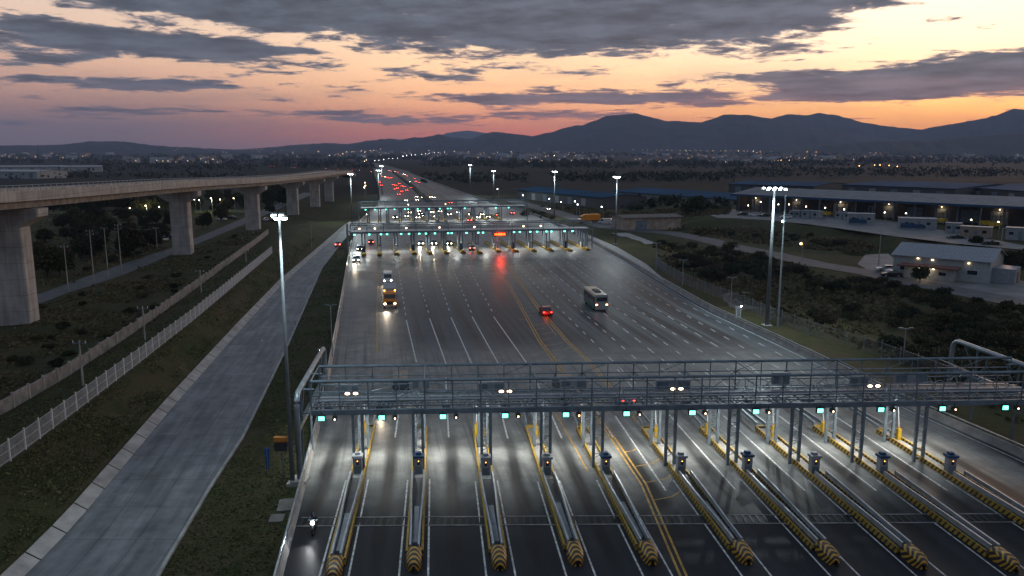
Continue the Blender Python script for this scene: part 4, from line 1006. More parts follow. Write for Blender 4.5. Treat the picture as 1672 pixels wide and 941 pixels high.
# farthest gantry
zb3, zt3 = 5.7, 8.2
fL = U(589, 341, zb3); fR = U(858, 337, zb3); e3 = fR - fL; e3.z = 0; S3 = e3.length; e3.normalize(); n3 = Vector((-e3.y, e3.x, 0)); PL3 = Vector((fL.x, fL.y, 0)); D3 = dirto(612)
FAR = [(601, 362.5), (619.4, 362), (632.5, 362), (652.6, 361.5), (674, 361.5), (696, 361), (712.7, 361), (727, 361), (751, 360), (772, 360), (793, 359.5), (815, 359)]
FARP = [U(a, b) for a, b in FAR]
C3 = [(p - PL3).dot(e3) for p in FARP]
SG3 = px_s([(x, 341) for x in (596, 611, 629, 643, 660, 665, 681, 700, 718, 731, 736, 760, 813, 835)], 5.2, PL3, e3); LM3 = px_s([(662, 331), (722, 331)], 7.0, PL3, e3)
G3, P3, E3, N3 = gantry('farthest toll gantry, long low walkway bridge crossing the highway before it narrows', PL3, e3, D3, S3, 5.2, zb3, zt3, C3, SG3, LM3, False, True, post_r=.2, sig_scale=1.05)
for k in range(6):
    q = P3(S3 * (k + .5) / 6, 2.6, zb3 - .3); light('SPOT', q, 3000, (.95, 1.0, .97), .4, q - Vector((0, 0, 6)) - N3 * 1.0, 150, .9)
# ================================================================ TOLL ISLANDS
def island_parts(t, p, d, l, L0, L1, detail=True):
    """t root at p; L0 metres towards the viewer to the nose, L1 metres away to the far tip"""
    Q = lambda x, y_, z: p + l * x + d * y_ + Vector((0, 0, z))
    hw = .46
    b = MB(); b.add([Q(-hw, L1, .2), Q(hw, L1, .2), Q(hw * 1.05, -1, .2), Q(-hw * 1.05, -1, .2)], [(3, 2, 1, 0)]); b.build('island_slab', M_conc, t); b = MB(); b.add([Q(hw * 1.05, -1, .2), Q(.4, -L0 + 2, .2), Q(-.4, -L0 + 2, .2), Q(-hw * 1.05, -1, .2)], [(3, 0, 1, 2)]); b.build('nose_slab', M_tar, t)
    for s in (-1, 1):
        b = MB(); pts = [(hw, L1), (hw, 10), (hw * 1.05, -1), (.46, -L0 + 2.2)]
        for (x0, y0), (x1, y1) in zip(pts[:-1], pts[1:]): b.bar(Q(s * (x0 + .08), y0, .22), Q(s * (x1 + .08), y1, .22), .16, .5)
        if s == 1: b.bar(Q(-hw - .1, L1 + .1, .22), Q(hw + .1, L1 + .1, .22), .16, .5)
        b.build('kerb', M_stripe if detail else M_yelkerb, t)
    b = MB(); secs = []                      # striped crash cushion on the nose
    for y_, w, h in ((-L0 + 2.0, .50, .86), (-L0 + 1.0, .53, .86), (-L0 + .4, .46, .77), (-L0 + .1, .32, .64), (-L0, .12, .45)):
        secs.append([Q(-w, y_, .02), Q(-w, y_, h * .8), Q(-w * .6, y_, h), Q(w * .6, y_, h), Q(w, y_, h * .8), Q(w, y_, .02)])
    b.loft(secs); b.build('crash_cushion', M_chev if detail else M_yelkerb, t)
    if detail:
        for s in (-1, 1):
            b = MB(); pts = [Q(s * .5, -1.2, .75), Q(s * .48, -5, .75), Q(s * .32, -11, .75), Q(s * .3, -L0 + 2.1, .75)]
            for a, c in zip(pts[:-1], pts[1:]):
                b.bar(a, c, .1, .3)
                b.bar(a - Vector((0, 0, .16)), c - Vector((0, 0, .16)), .13, .05); b.bar(a + Vector((0, 0, .16)), c + Vector((0, 0, .16)), .13, .05)
                m_ = a.lerp(c, .5)
                for v in (a, m_): b.bar(v - Vector((0, 0, .7)), v, .09, .09)
            b.build('guard_rail', M_rail, t)
        b = MB(); b.frame(Q(0, -L0 + 6.2, .35), l * .2, d * 2.9, Vector((0, 0, .12))); b.build('drain_cover', M_panel, t)
        b = MB()
        for s in (-1, 1):
            a, c = Q(s * .45, L1, .62), Q(s * .16, L1 + 9, .62); b.bar(a, c, .08, .3); b.bar(a + Vector((0, 0, .17)), c + Vector((0, 0, .17)), .12, .05)
            for k in range(4): v = a.lerp(c, k / 4); b.bar(v - Vector((0, 0, .6)), v, .09, .09)
        b.build('tail_rail', M_steel, t)
def chev_mat():
    m = bpy.data.materials.new('chevron_crash_cushion'); t, n, l = nt(m); b = n['Principled BSDF']; b.inputs['Roughness'].default_value = .45
    tc = n.new('ShaderNodeTexCoord'); sp_ = n.new('ShaderNodeSeparateXYZ'); l.new(tc.outputs['Object'], sp_.inputs[0])
    def M(op, a, bb=None):
        q = n.new('ShaderNodeMath'); q.operation = op
        for i, v in enumerate((a, bb)):
            if v is None: continue
            if isinstance(v, (int, float)): q.inputs[i].default_value = v
            else: l.new(v, q.inputs[i])
        return q.outputs[0]
    lat = M('ADD', M('MULTIPLY', sp_.outputs[0], LN.x), M('MULTIPLY', sp_.outputs[1], LN.y)); lon = M('ADD', M('MULTIPLY', sp_.outputs[0], DN.x), M('MULTIPLY', sp_.outputs[1], DN.y))
    v = M('ADD', M('ADD', M('MULTIPLY', M('MULTIPLY', lat, lat), 2.6), M('MULTIPLY', sp_.outputs[2], 1.0)), M('MULTIPLY', lon, .7))
    g_ = M('GREATER_THAN', M('FRACT', M('MULTIPLY', v, 2.3)), .56)
    mx = n.new('ShaderNodeMix'); mx.data_type = 'RGBA'; l.new(g_, mx.inputs[0]); mx.inputs[6].default_value = (.018, .017, .016, 1); mx.inputs[7].default_value = (.45, .24, .02, 1); l.new(mx.outputs[2], b.inputs['Base Color'])
    return m
M_chev = chev_mat()
def toll_cabinet(p, label, tint):
    t = thing('toll_cabinet', label, 'toll cabinet', p)
    b = MB(); b.frame(p + Vector((0, 0, .75)), LN * .36, DN * .3, Vector((0, 0, .75))); b.build('body', M_panel, t)
    b = MB(); b.frame(p + Vector((0, 0, 1.6)), LN * .46, DN * .42, Vector((0, 0, .1))); b.frame(p + Vector((0, 0, 1.78)) + DN * .1, LN * .22, DN * .2, Vector((0, 0, .12))); b.build('hood', tint, t)
    b = MB(); b.frame(p + Vector((0, 0, 1.1)) - DN * .31, LN * .12, DN * .02, Vector((0, 0, .22))); b.build('card_slot', M_dark, t)
    b = MB(); b.ball(p + Vector((0, 0, 1.22)) - DN * .34, .045, 6, 4); b.build('indicator', M_amb, t)
    b = MB(); b.frame(p + Vector((0, 0, .4)) - DN * .31, LN * .28, DN * .015, Vector((0, 0, .33))); b.build('service_door', M_steeld, t)
def lane_barrier(p, label):
    t = thing('lane_barrier', label, 'barrier gate', p)
    b = MB(); b.frame(p + Vector((0, 0, .55)), LN * .16, DN * .2, Vector((0, 0, .55))); b.build('housing', M_yelp, t)
    b = MB(); b.tube(p + Vector((0, 0, .95)), p + Vector((0, 0, 3.4)) + DN * .5, .05, n=6); b.build('boom_arm', M_white_p, t)
    b = MB(); b.ball(p + Vector((0, 0, 1.2)), .1, 8, 5); b.build('beacon', M_orange, t)
NEARD = [(560, 943), (677, 928), (808, 926), (923, 920), (1038, 919), (1172, 919), (1304, 921), (1466, 926), (1615, 931), (1760, 935)]
FART = [(612, 701), (690, 704), (776, 705), (864, 702), (939, 704), (1053, 704), (1144, 704), (1233, 703), (1321, 702), (1421, 708)]
for i, p in enumerate(IB):
    L0 = (p - U(NEARD[i][0], NEARD[i][1] + 7)).dot(DN) if i < 9 else 15.7
    L1 = (U(*FART[i]) - p).dot(DN)
    t = thing('toll_island', '%s toll island from the grass under the nearest gantry, with chevron nose' % ORD[i], 'toll island', p, 'toll islands under the nearest gantry')
    island_parts(t, p, DN, LN, L0, L1)
    toll_cabinet(p + Vector((0, 0, .2)), 'card reader cabinet on the %s toll island from the grass, nearest gantry' % ORD[i], [M_white_p, M_blue, M_panel, M_panel, M_blue, M_panel, M_blue, M_panel, M_blue, M_blue][i])
    lane_barrier(p + Vector((0, 0, .2)) + DN * (L1 - 1.5 - (i % 2) * .8) + LN * (.25 if i % 2 else -.3), 'raised boom barrier behind the columns on the %s toll island from the grass' % ORD[i])
for i, p in enumerate(MIDP):
    t = thing('toll_island', '%s small toll island from the frontage road side under the middle gantry' % ORD[i], 'toll island', p, 'toll islands under the middle gantry')
    l2 = Vector((D2.y, -D2.x, 0)); island_parts(t, p + D2 * .1, D2, l2, 0.1, 24, False)
    c = p + D2 * 6 + Vector((0, 0, .2)); t = thing('toll_cabinet', 'pale lane cabinet on the %s island of the middle gantry' % ORD[i], 'toll cabinet', c, 'lane cabinets at the middle gantry')
    b = MB(); b.frame(c + Vector((0, 0, .9)), l2 * .45, D2 * .5, Vector((0, 0, .9))); b.build('body', M_white_p if i % 3 else M_blue, t); b = MB(); b.frame(c + Vector((0, 0, 1.9)), l2 * .55, D2 * .6, Vector((0, 0, .08))); b.build('hood', M_dark, t)
for i, p in enumerate(FARP):
    t = thing('toll_island', '%s tiny toll island from the grass end under the farthest gantry' % ORD[i], 'toll island', p, 'toll islands under the farthest gantry')
    l3 = Vector((D3.y, -D3.x, 0)); island_parts(t, p + D3 * .1, D3, l3, .1, 24, False)
# ================================================================ VEHICLES
def heading(vp, away=True):
    d = dirto(vp); d = d if away else -d
    return math.atan2(-d.x, d.y)
M_tailfar = emat('distant_tail_light_glow', (1.0, .06, .03), 30); M_headfar = emat('distant_headlight_glow', (1.0, .84, .62), 45)
M_amb2 = emat('amber_marker_glow', (1.0, .42, .08), 14)
def car_paint(name, c): return mat(name, c, .25, .3, var=.05)
P_white = car_paint('white_car_paint', (.55, .56, .57)); P_grey = car_paint('grey_car_paint', (.16, .17, .18)); P_dark = car_paint('black_car_paint', (.02, .02, .022)); P_silver = car_paint('silver_car_paint', (.38, .40, .42)); P_blue = car_paint('blue_car_paint', (.03, .06, .12)); P_red = car_paint('red_car_paint', (.28, .03, .025))
def wheel(t, x, y, r=.33, w=.22):
    b = MB(); b.tube((x - w / 2, y, r), (x + w / 2, y, r), r, n=14); o = b.build('wheel', M_rubber, t)
    b = MB(); s = 1 if x > 0 else -1; b.tube((x + s * w * .45, y, r), (x + s * (w / 2 + .012), y, r), r * .62, n=10); b.build('rim', M_steel, o)
def make_car(paint, lights, label, cat='car', hatch=False, far=False):
    """lights: 'head', 'tail' or None says which lamps are lit"""
    t = thing('car', label, cat)
    low = lambda z: 1.0 if z < .9 else (1.0 - (z - .9) * .36)
    yb = -2.1 if hatch else -2.2
    prof = [(yb + .1, .22), (yb, .5), (yb + .03, .82), (yb + .12, .93)] + ([(yb + .25, 1.0), (yb + .62, 1.42), (-.6, 1.5)] if hatch else [(-1.55, .98), (-1.0, 1.38), (-.6, 1.45)]) + [(.25, 1.43), (1.0, .98), (1.9, .84), (2.16, .66), (2.2, .42), (2.1, .22)]
    b = MB(); b.profile(prof, -.88, .88, top=low); b.build('body', paint, t)
    g_ = MB(); w = lambda z: .88 * low(z)
    def pane(pts, off=.012):
        g_.add(pts, [tuple(range(len(pts)))])
    pane([(-w(1.02) + .06, .98, 1.0), (w(1.02) - .06, .98, 1.0), (w(1.4) - .06, .31, 1.41), (-w(1.4) + .06, .31, 1.41)])
    g_.v = [(x, y_ + .02, z + .015) for x, y_, z in g_.v]; g_.build('windscreen', M_glass, t)
    g_ = MB(); ry0, ry1 = (yb + .27, yb + .6) if hatch else (-1.52, -1.04); z0, z1 = (1.04, 1.38) if hatch else (1.02, 1.36)
    pane([(-w(z0) + .06, ry0 - .02, z0), (-w(z1) + .06, ry1 - .02, z1), (w(z1) - .06, ry1 - .02, z1), (w(z0) - .06, ry0 - .02, z0)]); g_.build('rear_window', M_glass, t)
    for s in (-1, 1):
        g_ = MB(); pts = [(s * (w(.98) + .008), -1.2 if not hatch else yb + .5, 1.0), (s * (w(.98) + .008), .75, 1.0), (s * (w(1.38) + .008), .2, 1.38), (s * (w(1.38) + .008), -.95 if not hatch else yb + .75, 1.38)]
        pane(pts if s > 0 else pts[::-1]); g_.build('side_window', M_glass, t)
        for y_ in (-1.35, 1.38): wheel(t, s * .8, y_)
        r = .14 if far else .11; b = MB(); b.ball((s * .62, 2.14, .66), (r, .06, r * .75), 8, 5); b.build('headlight', (M_headfar if far else M_head) if lights == 'head' else M_glass, t)
        b = MB(); b.ball((s * .64, yb - .02, .76), (r * 1.1, .05, r * .8), 8, 5); b.build('tail_light', (M_tailfar if far else M_tail) if lights == 'tail' else P_red, t)
    return t
def make_van(paint, lights, label, far=False, box=False):
    t = thing('van', label, 'van'); prof = [(-2.6, .3), (-2.65, 2.0), (-2.5, 2.25), (1.2, 2.25), (1.6, 2.05), (2.1, 1.25), (2.7, 1.05), (2.8, .6), (2.75, .3)]
    tp = lambda z: 1 - max(0, z - 1.1) * .1
    b = MB(); b.profile(prof, -.98, .98, top=tp); b.build('body', paint, t)
    b = MB(); b.add([(-.84, 2.1, 1.3), (.84, 2.1, 1.3), (.78, 1.64, 2.02), (-.78, 1.64, 2.02)], [(0, 1, 2, 3)]); b.v = [(x, y_ + .03, z + .02) for x, y_, z in b.v]; b.build('windscreen', M_glass, t)
    for s in (-1, 1):
        for y_ in (-1.7, 1.75): wheel(t, s * .86, y_, .36)
        b = MB(); b.add([(s * .985, .5, 1.3), (s * .985, 1.75, 1.3), (s * .92, 1.5, 1.95), (s * .92, .5, 1.95)], [(0, 1, 2, 3)]); b.build('side_window', M_glass, t)
        r = .22 if far else .15; b = MB(); b.ball((s * .72, 2.78, .8), (r, .06, r * .8), 8, 5); b.build('headlight', (M_headfar if far else M_head) if lights == 'head' else M_glass, t)
        b = MB(); b.ball((s * .84, -2.66, 1.0), (.1, .05, .2), 8, 5); b.build('tail_light', M_tail if lights == 'tail' else P_red, t)
    return t
def make_truck(cabp, boxp, lights, label, L=8.5, marker=True):
    t = thing('truck', label, 'truck')
    b = MB(); b.profile([(1.2, .5), (1.2, 3.0), (1.45, 3.05), (2.55, 2.75), (2.95, 1.75), (3.2, 1.6), (3.25, .45), (3.2, .4)], -1.12, 1.12, top=lambda z: 1 - max(0, z - 1.6) * .05); b.build('cab', cabp, t)
    b = MB(); b.add([(-1.0, 2.93, 1.85), (1.0, 2.93, 1.85), (.98, 2.6, 2.55), (-.98, 2.6, 2.55)], [(0, 1, 2, 3)]); b.v = [(x, y_ + .04, z + .02) for x, y_, z in b.v]; b.build('windscreen', M_glass, t)
    b = MB(); b.box((0, 3.26, 1.1), (1.3, .04, .55)); b.build('grille', M_dark, t); b = MB(); b.box((0, 3.3, .55), (2.2, .16, .28)); b.build('bumper', M_steel, t)
    b = MB(); y0 = 1.05 - L; b.profile([(y0, 1.0), (y0, 3.3), (y0 + .15, 3.42), (.95, 3.42), (1.05, 3.3), (1.05, 1.0)], -1.2, 1.2); b.build('cargo_box', boxp, t)
    b = MB(); b.box((0, (y0 + 1.1) / 2, .8), (.9, L, .3)); b.build('chassis', M_dark, t)
    for s in (-1, 1):
        for y_ in (2.2, y0 + 1.2, y0 + 2.4): wheel(t, s * 1.0, y_, .48, .28)
        b = MB(); b.ball((s * .88, 3.27, .95), (.17, .06, .13), 8, 5); b.build('headlight', M_head if lights == 'head' else M_glass, t)
        for z in ((1.15, 3.1) if lights == 'tail' else (1.15,)): b = MB(); b.ball((s * 1.0, y0 - .03, z), (.13, .05, .1), 8, 5); b.build('tail_light', M_tail if lights == 'tail' else P_red, t)
        if marker: b = MB(); b.ball((s * .95, 1.6, 3.1), (.12, .12, .1), 8, 5); b.build('marker_lamp', M_amb2, t)
        b = MB(); b.bar((s * 1.1, 2.7, 2.3), (s * 1.45, 2.8, 2.3), .05, .05); b.box((s * 1.45, 2.8, 2.1), (.08, .2, .5)); b.build('mirror', M_dark, t)
    return t
def make_bus(label):
    t = thing('bus', label, 'bus'); b = MB()
    sec = [(-1.15, .35), (-1.2, .9), (-1.2, 2.7), (-1.05, 3.05), (1.05, 3.05), (1.2, 2.7), (1.2, .9), (1.15, .35)]
    rows_ = []
    for y_, k in ((-4.6, .96), (-4.5, 1), (4.4, 1), (4.6, .95)): rows_.append([(x * k, y_, .35 + (z - .35) * (k if k < 1 else 1)) for x, z in sec])
    b.loft(rows_, closed=True); b.add(rows_[0], [tuple(range(8))]); b.add(rows_[-1], [tuple(range(7, -1, -1))]); b.build('body', car_paint('bus_paint', (.20, .215, .22)), t)
    b = MB(); b.box((0, -.6, 3.12), (1.0, 3.0, .16)); b.build('roof_unit', M_dark, t)
    for s in (-1, 1):
        b = MB(); b.box((s * 1.205, .1, 2.1), (.03, 8.2, .8)); b.build('side_window', M_glass, t)
        b = MB(); b.box((s * 1.205, -.8, .75), (.03, 6.5, .45)); b.build('side_stripe', mat('green_band', (.03, .16, .07), .4) if s < 0 else bpy.data.materials['green_band'], t)
        for y_ in (-2.9, 2.9): wheel(t, s * 1.05, y_, .46, .28)
        b = MB(); b.ball((s * .92, -4.58, 1.25), (.24, .06, .15), 8, 5); b.build('tail_light', M_tailhot, t)
        b = MB(); b.ball((s * .9, 4.6, .8), (.17, .06, .13), 8, 5); b.build('headlight', M_head, t)
    b = MB(); b.box((0, -4.6, 2.2), (1.9, .03, .75)); b.build('rear_window', M_glass, t); b = MB(); b.box((0, 4.55, 2.0), (2.1, .03, 1.1)); b.build('windscreen', M_glass, t)
    return t
def setv(t, px, py, vp, away=True, z=0.0):
    p = U(px, py, z); t.location = p; t.rotation_euler[2] = heading(vp, away); return p
t = make_truck(M_orange, M_panel, 'head', 'orange-cabbed truck with a grey box body and marker lamps driving towards the nearest gantry', 6.5); p = setv(t, 637, 499, 637, False); light('SPOT', p + Vector((0, -4.2, 1.0)), 700, (1, .84, .62), .2, p + Vector((0, -16, 0)), 70)
t = make_van(P_white, 'head', 'white van with bright headlights close behind the orange-cabbed truck'); p = setv(t, 633.5, 461, 637, False); light('SPOT', p + Vector((0, -3.2, .9)), 700, (1, .8, .55), .2, p + Vector((0, -14, 0)), 80)
t = make_car(P_red, 'tail', 'red car with glowing red tail lights alone beside the painted yellow median'); p = setv(t, 891, 513, 690); light('POINT', p + Vector((0, -2.7, .6)), 25, (1, .05, .02), .3)
t = make_bus('white bus with a green stripe and hot tail lights on the outbound lanes'); p = setv(t, 972, 501, 653)
t = make_van(P_dark, 'head', 'dark van with headlights seen through the nearest gantry truss'); setv(t, 655, 645, 660, False)
t = make_van(P_dark, 'tail', 'dark van with red tail lights seen through the nearest gantry truss'); setv(t, 921, 645, 690)
t = make_car(P_dark, 'head', 'dark car with warm headlights passing below the nearest gantry in the second lane'); p = setv(t, 628, 668, 690, False); light('SPOT', p + Vector((0, -2.5, .8)), 300, (1, .8, .55), .15, p + Vector((0, -10, 0)), 70)
t = make_car(P_grey, 'tail', 'grey car half hidden by the nearest gantry just right of the yellow median'); setv(t, 1018, 655, 700)
for (px, py, paint, lab) in [(582, 427, P_silver, 'silver car with headlights on, leaving the first lane of the middle gantry'), (588, 409, P_dark, 'dark car with headlights waiting in the first lane of the middle gantry'), (687, 400, P_white, 'white car with headlights in the fifth lane of the middle gantry'), (708.5, 400, P_grey, 'grey car with headlights in the sixth lane of the middle gantry'), (733, 400, P_dark, 'dark car with headlights in the seventh lane of the middle gantry')]:
    t = make_car(paint, 'head', lab, far=True); p = setv(t, px, py, 640, False)
    light('SPOT', p + Vector((0, -2.6, .9)), 600, (1, .84, .6), .2, p + Vector((0, -14, 0)), 70)
t = make_car(P_grey, 'tail', 'car with red tail lights entering the lane beside the red sign', far=True); setv(t, 770, 408, 640)
t = make_truck(M_orange, M_orange, None, 'all orange box truck parked on the service road near the middle gantry end', 7, False); p = G(957, 364); t.location = p; t.rotation_euler[2] = R(115)
t = make_van(P_white, None, 'white van on the service road behind the tall mast by the slip road'); p = G(988, 366); t.location = p; t.rotation_euler[2] = R(70)
t = make_car(P_white, 'head', 'pale car with headlights on the service road beyond the orange box truck', far=True); p = G(893, 343); t.location = p; t.rotation_euler[2] = R(-160)
# repeated distant traffic: copies of eight built cars
PT = {k: proto(make_car(pp, k[1], 'distant car', far=True)) for k, pp in ((('w', 'head'), P_white), (('d', 'head'), P_dark), (('w', 'tail'), P_silver), (('d', 'tail'), P_grey))}
QUEUE = [(664, 355, 'head'), (669, 349, 'head'), (682, 357, 'head'), (686, 351, 'head'), (684, 346, 'head'), (692, 354, 'head'), (705, 348, 'head'), (711, 355, 'head'), (718, 347, 'head'), (733, 352, 'head'), (747, 349, 'head'), (767, 352, 'head'), (780, 357, 'head'), (786, 352, 'head'), (796, 356, 'head'), (645, 357, 'head'), (766, 362, 'tail'), (812, 353, 'tail'), (836, 350, 'tail')]
ROADC = [(663, 329, 'head'), (681, 328, 'head'), (680, 323, 'head'), (690, 324, 'head'), (687, 320, 'head'), (703, 323, 'head'), (708, 324, 'head'), (735, 333, 'tail'), (642, 303, 'tail'), (646, 304, 'tail'), (652, 301, 'tail'), (656, 305, 'tail'), (660, 306, 'tail'), (645, 310, 'tail'), (649, 309, 'tail'), (656, 314, 'tail'), (664, 312, 'tail'), (651, 319, 'tail'), (625, 289, 'tail'), (629, 290, 'head'), (632, 291, 'tail'), (635, 292, 'tail'), (639, 291.5, 'tail'), (635, 279.5, 'head'), (638, 280, 'tail'), (641, 280.5, 'tail'), (645, 281, 'head'), (649, 282, 'tail'), (658, 285, 'head'), (661, 286, 'head'), (664, 288, 'tail'), (677, 292.5, 'tail'), (679, 297.5, 'tail'), (684, 299.5, 'tail'), (620, 299, 'tail'), (623, 304, 'tail'), (606, 281.5, 'tail'), (622, 285, 'head'), (655, 292, 'tail'), (672, 308, 'tail'), (668, 298, 'head')]
wd = ('w', 'd')
for i, (px, py, k) in enumerate(QUEUE):
    PT[(wd[i % 2], k)].put(U(px, py), heading(610, k == 'tail'), '%s car %s between the middle and the farthest gantry' % (('pale', 'dark')[i % 2], 'with headlights on waiting' if k == 'head' else 'with red tail lights driving away'), 'cars between the two far gantries')
for i, (px, py, k) in enumerate(ROADC):
    PT[(wd[i % 2], k)].put(U(px, py), heading(615, k == 'tail'), '%s car %s on the highway beyond the farthest gantry' % (('pale', 'dark')[i % 2], 'with headlights coming closer' if k == 'head' else 'with red tail lights heading off'), 'cars on the highway beyond the gantries')
for i, (px, py) in enumerate([(441, 272), (446, 272.5), (469, 273.5), (474, 274), (480, 274.5), (497, 274), (530, 276), (551, 277.5), (573, 279), (585, 279.5)]):
    PT[(wd[i % 2], 'tail')].put(U(px, py), R(80), '%s car with red tail lights on the far road behind the viaduct deck' % (('pale', 'dark')[i % 2]), 'cars on the far road behind the viaduct')
PT[('w', 'tail')].put(U(552, 402, -.8), heading(590), 'pale car with red tail lights climbing the end of the frontage road', None)
PT[('d', 'tail')].put(U(606, 398), heading(600), 'dark car with red tail lights in the grass-side lane at the middle gantry', None)
PT[('w', 'head')].put(U(601, 352), heading(600, False), 'pale car with headlights on the ramp at the grass end of the farthest gantry', None)
PK = {c: proto(make_car(pp, None, 'parked car', hatch=(c != 'dark'))) for c, pp in (('white', P_white), ('dark', P_dark), ('blue', P_blue))}
for i, (px, py, c, rz, lab) in enumerate([(236, 398, 'white', 60, 'white hatchback parked on the verge of the side road under the viaduct'), (268, 393, 'white', 40, 'white hatchback parked nearest the second viaduct pier'), (279, 390, 'blue', 60, 'blue hatchback parked beside the second viaduct pier'), (362, 360, 'white', 70, 'white hatchback parked under trees beyond the side road'), (378, 358, 'dark', 75, 'dark car parked under trees beyond the side road'), (434, 361, 'white', 30, 'white hatchback parked by the fourth viaduct pier'), (446, 362, 'dark', 30, 'dark car parked by the fourth viaduct pier'),
        (1455, 452, 'dark', 80, 'dark car parked on the forecourt in front of the small office building'), (1446, 443, 'white', 85, 'white hatchback parked behind the dark car by the small office building'), (1462, 446, 'white', 95, 'white hatchback parked against the corner wall of the small office building'), (1283, 357, 'white', 80, 'white hatchback parked near the white site cabins, by the yard edge'), (1212, 352, 'dark', 90, 'dark car parked at the gable end of the long warehouse'), (1231, 353, 'white', 80, 'white hatchback parked at the gable end of the long warehouse'), (1249, 354, 'dark', 100, 'dark car parked in the yard near the warehouse gable'), (1015, 371, 'dark', 70, 'dark car on the service road before the low beige ruin')]):
    z = 3.0 if (px > 1195 and py < 375 and px != 1015) else 0
    p = U(px, py, z) if z else G(px, py); PK[c].put(p, R(rz), lab, None)
# motorcycle and rider in the leftmost lane
def person_mesh(name, joints, edges, m, parent):
    me = bpy.data.meshes.new(name); me.from_pydata([j[:3] for j in joints], edges, []); o = bpy.data.objects.new(name, me); COL.objects.link(o)
    sk = o.modifiers.new('skin', 'SKIN'); sk.use_smooth_shade = True
    for i, j in enumerate(joints): me.skin_vertices[0].data[i].radius = (j[3], j[3])
    me.skin_vertices[0].data[0].use_root = True
    o.modifiers.new('sub', 'SUBSURF').levels = 1; o.modifiers[-1].render_levels = 1
    me.materials.append(m); o.parent = parent; return o
bk = thing('motorcycle', 'dark motorcycle with a bright white headlight in the lane nearest the grass', 'motorcycle')
for y_ in (-.68, .7):
    b = MB(); b.path([(0, y_ + .3 * math.cos(a * PI / 8), .3 + .3 * math.sin(a * PI / 8)) for a in range(17)], .07, 6); o = b.build('wheel', M_rubber, bk); b = MB(); b.tube((-.06, y_, .3), (.06, y_, .3), .2, n=10); b.build('rim', M_steel, o)
b = MB(); b.tube((0, .7, .3), (0, .45, .95), .05, n=6); b.tube((0, .45, .9), (0, -.3, .6), .06, n=6); b.tube((0, -.68, .3), (0, -.1, .5), .05, n=6); b.build('frame', M_steel, bk)
b = MB(); b.ball((0, .2, .82), (.16, .32, .16), 10, 6); b.build('fuel_tank', P_dark, bk); b = MB(); b.box((0, -.35, .8), (.26, .7, .12)); b.build('saddle', M_rubber, bk); b = MB(); b.ball((0, .05, .45), (.2, .28, .2), 8, 5); b.build('engine', M_dark, bk)
b = MB(); b.tube((-.38, .4, 1.02), (.38, .4, 1.02), .025, n=6); b.build('handlebar', M_steel, bk)
M_bhead = emat('motorcycle_headlight_glow', (.92, .96, 1.0), 40); b = MB(); b.ball((0, .64, .9), (.14, .07, .14), 10, 6); b.build('headlight', M_bhead, bk); b = MB(); b.ball((0, -.78, .75), (.08, .04, .05), 6, 4); b.build('tail_light', M_tail, bk)
p = U(513, 866); bk.location = p; bk.rotation_euler[2] = heading(700, False)
light('SPOT', p + Vector((0, -1.0, .9)), 260, (.95, .97, 1.0), .1, p + Vector((-.5, -8, 0)), 60)
rid = thing('person', 'rider in dark clothes and pale helmet sitting on the motorcycle', 'person'); rid.location = p; rid.rotation_euler[2] = bk.rotation_euler[2]
J = [(0, -.3, .92, .15), (0, -.22, 1.15, .15), (0, -.08, 1.4, .16), (0, .0, 1.52, .07), (0, .05, 1.62, .1), (-.19, -.05, 1.38, .075), (-.32, .16, 1.2, .05), (-.32, .4, 1.06, .04), (.19, -.05, 1.38, .075), (.32, .16, 1.2, .05), (.32, .4, 1.06, .04), (-.16, -.2, .9, .1), (-.24, .18, .78, .075), (-.22, .0, .38, .05), (-.22, .13, .3, .04), (.16, -.2, .9, .1), (.24, .18, .78, .075), (.22, .0, .38, .05), (.22, .13, .3, .04)]
E = [(0, 1), (1, 2), (2, 3), (3, 4), (2, 5), (5, 6), (6, 7), (2, 8), (8, 9), (9, 10), (0, 11), (11, 12), (12, 13), (13, 14), (0, 15), (15, 16), (16, 17), (17, 18)]
person_mesh('body', J, E, mat('dark_riding_clothes', (.03, .032, .04), .8), rid)
b = MB(); b.ball((0, .05, 1.68), (.14, .16, .15), 12, 8); o = b.build('helmet', M_white_p, rid, True); b = MB(); b.ball((0, .14, 1.68), (.1, .085, .06), 8, 5); b.build('visor', M_glass, o)
# ================================================================ BUILDINGS
M_win3 = emat('wall_lamp_glow', (1.0, .74, .45), 5)
def axes(p0, p1): d = p1 - p0; d.z = 0; L = d.length; d.normalize(); return d, Vector((-d.y, d.x, 0)), L
p0 = U(1457, 448); p1 = U(1578, 459.5); ex, ey, L = axes(p0, p1); L = 19.5; Dp = 14.5
of = thing('office_building', 'small white office building with a pale metal roof and lit porch on the forecourt', 'building', p0)
Q = lambda x, y_, z: p0 + ex * x + ey * y_ + Vector((0, 0, z))
M_wallw = mat('pale_painted_wall', (.30, .32, .32), .7, var=.15); M_roofw = mat('pale_metal_roof', (.24, .255, .285), .6, .0, var=.12); M_brick = mat('rusty_red_trim', (.16, .06, .045), .7)
b = MB(); b.add([Q(0, 0, -.2), Q(L, 0, -.2), Q(L, Dp, -.2), Q(0, Dp, -.2), Q(0, 0, 4.6), Q(L, 0, 4.6), Q(L, Dp, 4.6), Q(0, Dp, 4.6), Q(0, Dp / 2, 6.6), Q(L, Dp / 2, 6.6)], [(0, 1, 5, 4), (2, 3, 7, 6), (1, 2, 6, 9, 5), (3, 0, 4, 8, 7)]); b.build('wall', M_wallw, of)
b = MB()
